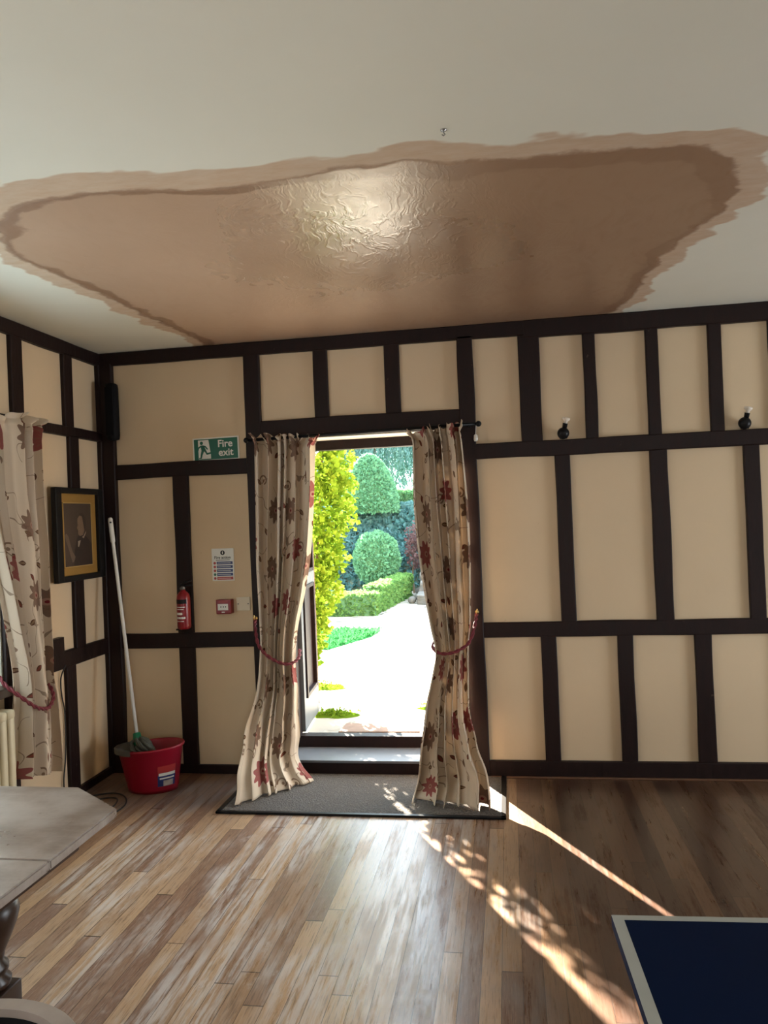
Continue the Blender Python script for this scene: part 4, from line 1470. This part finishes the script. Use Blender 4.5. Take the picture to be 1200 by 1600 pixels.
# yellow-green shrub leaning in from the left of the doorway
t = thing('yellow_shrub', 'slender bright yellow-green shrub outside, just beyond the open door leaf', 'shrub', (0.87, 1.5, GZ))
clumps = [((0.23, 0.05, 2.25), (0.20, 0.24, 0.34)), ((0.25, 0.0, 1.85), (0.20, 0.24, 0.30)), ((0.24, 0.02, 1.50), (0.21, 0.24, 0.30)), ((0.16, 0.0, 1.15), (0.19, 0.22, 0.28)), ((0.13, 0.0, 0.85), (0.17, 0.20, 0.26)), ((0.06, -0.02, 0.52), (0.13, 0.16, 0.22)), ((0.02, -0.02, 0.30), (0.09, 0.12, 0.12))]
pts = []
for c, r in clumps:
    pts += blob_points(int(14000 * r[0] * r[2] + 150), c, r, rnd, 0.85, 0.3)
v, f = leaf_mesh(pts, 0.046, rnd, 1.7)
pyobj('foliage', v, f, M_yellow, t)
bm = bmesh.new()
add_tube(bm, [(0, 0, -0.01), (0.02, 0, 0.4), (0.12, 0.02, 1.0), (0.22, 0.02, 2.1)], [0.022, 0.018, 0.014, 0.007], 10)
obj('stem', bm, M_bark, t, True)

# low box hedge turning a corner
t = thing('box_hedge', 'low clipped box hedge edging the paving below the round bush', 'hedge', (0.0, 6.25, GZ))
pts = box_points(5200, -2.2, 0.62, 0.0, 0.42, 0.0, 0.30, rnd)
rotm = Matrix.Translation((0.50, 0.44, 0)) @ Matrix.Rotation(R_(-5), 4, 'Z')
pts += box_points(4200, -0.10, 0.13, 0.0, 2.2, 0.0, 0.38, rnd, rotm)
v, f = leaf_mesh(pts, 0.042, rnd, 1.5)
pyobj('foliage', v, f, M_hedge2, t)
bm = bmesh.new()
add_box(bm, -2.2, 0.62, 0.01, 0.41, -0.02, 0.285)
add_box(bm, -0.09, 0.12, 0.0, 2.19, -0.02, 0.365, rotm)
obj('inner_growth', bm, M_core, t)

bc, br = (0.175, 9.12, 0.80), (0.40, 0.38, 0.46)
pts = blob_points(4200, (0, 0, 0.66), br, rnd, 0.10, 0.07)
t = thing('round_bush', 'round clipped green bush behind the low hedge', 'bush', (bc[0], bc[1], GZ))
v, f = leaf_mesh(pts, 0.05, rnd, 1.6)
pyobj('foliage', v, f, M_top, t)
obj('inner_growth', solid_blob((0, 0, 0.66), br, 0.92, 0.07), M_core, t)
bm = bmesh.new()
add_tube(bm, [(0, 0, -0.02), (0, 0, 0.4)], 0.04, 8)
obj('stem', bm, M_bark, t)

# planted bank behind
t = thing('planted_bank', 'blue-green leafy bank rising behind the round bush', 'bank', (0, 9.75, GZ))
vs, fs = [], []
BN = 60
for j in range(24):
    for i in range(BN):
        x = -4.5 + 9.0 * i / (BN - 1)
        s = j / 23
        y = 0.0 + 1.0 * s + 0.10 * noise.noise((x * 1.5, s * 3, 0))
        z = 1.58 * math.sin(s * PI / 2) ** 0.8 + 0.07 * noise.noise((x * 2, s * 4, 5))
        vs.append((x, y, z if j else -0.05))
for j in range(23):
    for i in range(BN - 1):
        a = j * BN + i
        fs.append((a, a + 1, a + BN + 1, a + BN))
pyobj('earth', vs, fs, plain('bank_earth', (0.10, 0.13, 0.10), 0.95, var=0.4, scale=12), t, True)  # even dark earth colour of the bank
pts = []
for _ in range(9500):
    x, s = rnd.uniform(-2.6, 2.2), rnd.random()
    pts.append((Vector((x, 1.0 * s - 0.02, 1.58 * math.sin(s * PI / 2) ** 0.8 + 0.02)), Vector((0, -0.8, 0.6))))
v, f = leaf_mesh(pts, 0.10, rnd, 1.5, 0.2)
pyobj('foliage', v, f, M_ivy, t)

t = thing('clipped_hedge', 'flat-topped clipped green hedge along the top of the bank', 'hedge', (0, 10.9, 1.2))
pts = box_points(9000, -1.6, 2.4, 0, 0.8, 0.0, 0.84, rnd)
v, f = leaf_mesh(pts, 0.055, rnd, 1.5)
pyobj('foliage', v, f, M_box, t)
bm = bmesh.new()
add_box(bm, -1.6, 2.4, 0.01, 0.79, -0.4, 0.82)
obj('inner_growth', bm, M_core, t)

t = thing('cone_topiary', 'tall rounded cone of clipped topiary rising above the hedge', 'topiary', (-0.12, 10.36, 1.62))
prof = [(0.53, 0.0), (0.52, 0.30), (0.46, 0.52), (0.36, 0.78), (0.23, 0.98), (0.10, 1.10), (0.01, 1.13)]
bm = bmesh.new()
add_lathe(bm, [(r * 0.95, z * 0.985) for i, (r, z) in enumerate(prof)], 32)
obj('inner_growth', bm, M_core, t, True)
pts = []
for _ in range(6000):
    z = 1.13 * rnd.random()
    for (ra, za), (rb, zb) in zip(prof, prof[1:]):
        if za <= z <= zb:
            q = ra + (rb - ra) * (z - za) / (zb - za)
            sl = Vector((zb - za, ra - rb)).normalized()
    a = rnd.uniform(0, 2 * PI)
    pts.append((Vector((q * math.cos(a), q * math.sin(a), z)), Vector((math.cos(a) * sl[0], math.sin(a) * sl[0], sl[1]))))
v, f = leaf_mesh(pts, 0.055, rnd, 1.5)
pyobj('foliage', v, f, M_top, t)

# weeping tree beyond
t = thing('weeping_tree', 'blue-green weeping tree against the white sky behind the topiary', 'tree', (-0.9, 15.5, 0.6))
bm = bmesh.new()
add_tube(bm, [(0, 0, 0), (0.05, 0, 1.5), (0.0, 0, 3.0)], [0.16, 0.12, 0.05], 10)
obj('trunk', bm, M_bark, t, True)
pts = []
for _ in range(620):
    a, q = rnd.uniform(0, 2 * PI), rnd.random() ** 0.6
    top = Vector((math.cos(a) * 1.7 * q + 0.1, math.sin(a) * 1.2 * q, 3.55 - 1.1 * q * q + rnd.uniform(-0.1, 0.1)))
    ln = rnd.uniform(0.6, 1.5)
    for s in range(34):
        h = s / 34
        pts.append((top + Vector((math.cos(a) * 0.2 * h + rnd.uniform(-0.03, 0.03), math.sin(a) * 0.2 * h, -ln * h)), Vector((0, 0, -1))))
v, f = leaf_mesh(pts, 0.085, rnd, 3.6, 0.9)
pyobj('foliage', v, f, leafy_mat('weeping_leaves', (0.06, 0.14, 0.13), (0.16, 0.26, 0.24), 0.3), t)

# lawn patch let into the paving
t = []
for _ in range(5200):
    x, y = rnd.uniform(-1.2, 1.0), rnd.uniform(3.45, 4.95)
    edge = 0.30 + 0.52 * (y - 3.4) / 1.5 + 0.10 * noise.noise((y * 3, 1, 0)) if y > 4.25 else 0.42 + 0.6 * (y - 3.4)
    if x > min(0.92, 0.55 + 0.35 * (y - 3.45)) or y < 3.5 + 0.25 * (0.9 - x) * 0.4:
        continue
    t.append((Vector((x, y, GZ)), Vector((0, 0, 1))))
v, f = leaf_mesh(t, 0.055, rnd, 3.5)
b0 = len(v)
v += [(-1.2, 3.52, GZ + 0.004), (0.58, 3.52, GZ + 0.004), (0.90, 4.35, GZ + 0.004), (0.90, 4.93, GZ + 0.004), (-1.2, 4.93, GZ + 0.004)]
f.append(tuple(range(b0, b0 + 5)))
g = pyobj('grass', v, f, leafy_mat('lawn_blades', (0.02, 0.15, 0.04), (0.06, 0.25, 0.08), 0.3))
tag(g, 'small green patch of lawn in the pale paving outside', 'grass', kind='stuff')

# stone steps climbing to the right, with rocks
stone = plain('weathered_step_stone', (0.10, 0.098, 0.09), 0.85, var=0.6, scale=9, bump=0.5)
t = thing('stone_steps', 'rough stone garden steps climbing to the right of the low hedge', 'steps', (1.36, 7.5, GZ))
for i in range(4):
    bm = bmesh.new()
    add_box(bm, -0.32, 1.2, i * 0.42, i * 0.42 + 0.5, 0.0 if i == 0 else i * 0.15 - 0.02, (i + 1) * 0.15, bev=0.02)
    bmesh.ops.subdivide_edges(bm, edges=[e for e in bm.edges if e.calc_length() > 0.1], cuts=7, use_grid_fill=True)
    for q in bm.verts:
        q.co += Vector((0.06, 0.09, 0.05 if q.co.z > 0.01 else 0.0)) * noise.noise(q.co * 4) + Vector((0.0, 0.03, 0.02 if q.co.z > 0.01 else 0)) * noise.noise(q.co * 11)
    obj('step', bm, stone, t)
for x, y, s, lab in ((0.965, 7.72, 0.065, 'pale rock beside the garden steps, nearest the paving'), (0.99, 8.22, 0.055, 'smaller weathered rock tucked between the steps and the low hedge'), (0.93, 9.15, 0.085, 'pale rock at the foot of the purple shrub below the bank')):
    bm = bmesh.new()
    bmesh.ops.create_icosphere(bm, subdivisions=3, radius=s)
    for q in bm.verts:
        q.co *= 1 + 0.3 * noise.noise(q.co * 9 + Vector((x, y, 0)))
        q.co.z *= 0.85
    o = obj('rock', bm, stone, None)
    o.location = (x, y, GZ + s * 0.75)
    tag(o, lab, 'rock', 'rocks by the garden steps')
t = thing('purple_shrub', 'thin purple-leaved shrub beside the steps behind the hedge', 'shrub', (0.80, 9.36, GZ))
pts = blob_points(700, (0.05, 0, 0.85), (0.16, 0.16, 0.38), rnd, 0.8, 0.3)
v, f = leaf_mesh(pts, 0.055, rnd, 1.8)
pyobj('foliage', v, f, leafy_mat('purple_leaves', (0.09, 0.05, 0.055), (0.20, 0.13, 0.13), 0.4), t)
bm = bmesh.new()
add_tube(bm, [(0, 0, 0), (-0.02, 0, 0.3), (0.05, 0, 0.9)], [0.02, 0.016, 0.006], 8)
obj('stem', bm, M_bark, t)

# weeds in the joints
def weed(x, y, n, sp, lab):
    p = [(Vector((x + rnd.gauss(0, sp), y + rnd.gauss(0, sp * 0.5), GZ + abs(rnd.gauss(0, 0.015)))), Vector((0, 0, 1))) for _ in range(n)]
    v, f = leaf_mesh(p, 0.022, rnd, 1.8)
    b0 = len(v)
    v += [(x, y, GZ + 0.012)] + [(x + sp * 3.0 * math.cos(i * PI / 8) * rnd.uniform(0.75, 1.1), y + sp * 1.6 * math.sin(i * PI / 8) * rnd.uniform(0.75, 1.1), GZ + 0.001) for i in range(16)]
    f += [(b0, b0 + 1 + i, b0 + 1 + (i + 1) % 16) for i in range(16)]
    vs0 = [(a - x, b - y, c - GZ) for a, b, c in v]
    o = pyobj('weed_tuft', vs0, f, M_yellow)
    o.location = (x, y, GZ)
    tag(o, lab, 'weed', 'weeds in the paving')


weed(0.90, 1.72, 220, 0.10, 'sprawling weed tuft in the paving nearest the yellow shrub')
weed(1.23, 0.83, 220, 0.07, 'small weed tuft in the paving nearest the doorstep')
weed(1.92, 1.02, 70, 0.035, 'tiny weed by the paving joint nearest the shaded curtain')

bm = bmesh.new()
add_box(bm, 1.38, 1.90, 0.36, 0.56, GZ, GZ + 0.012, bev=0.004)  # thin brown patch on the paving, outline made ragged below
for q in bm.verts:
    q.co += Vector((0.03, 0.05, 0)) * noise.noise(q.co * 6)
tag(obj('brown_patch', bm, plain('brown_patch_tone', (0.22, 0.14, 0.10), 0.8, var=0.4, scale=15)), 'thin flat brown patch just outside the door sill', 'slab')
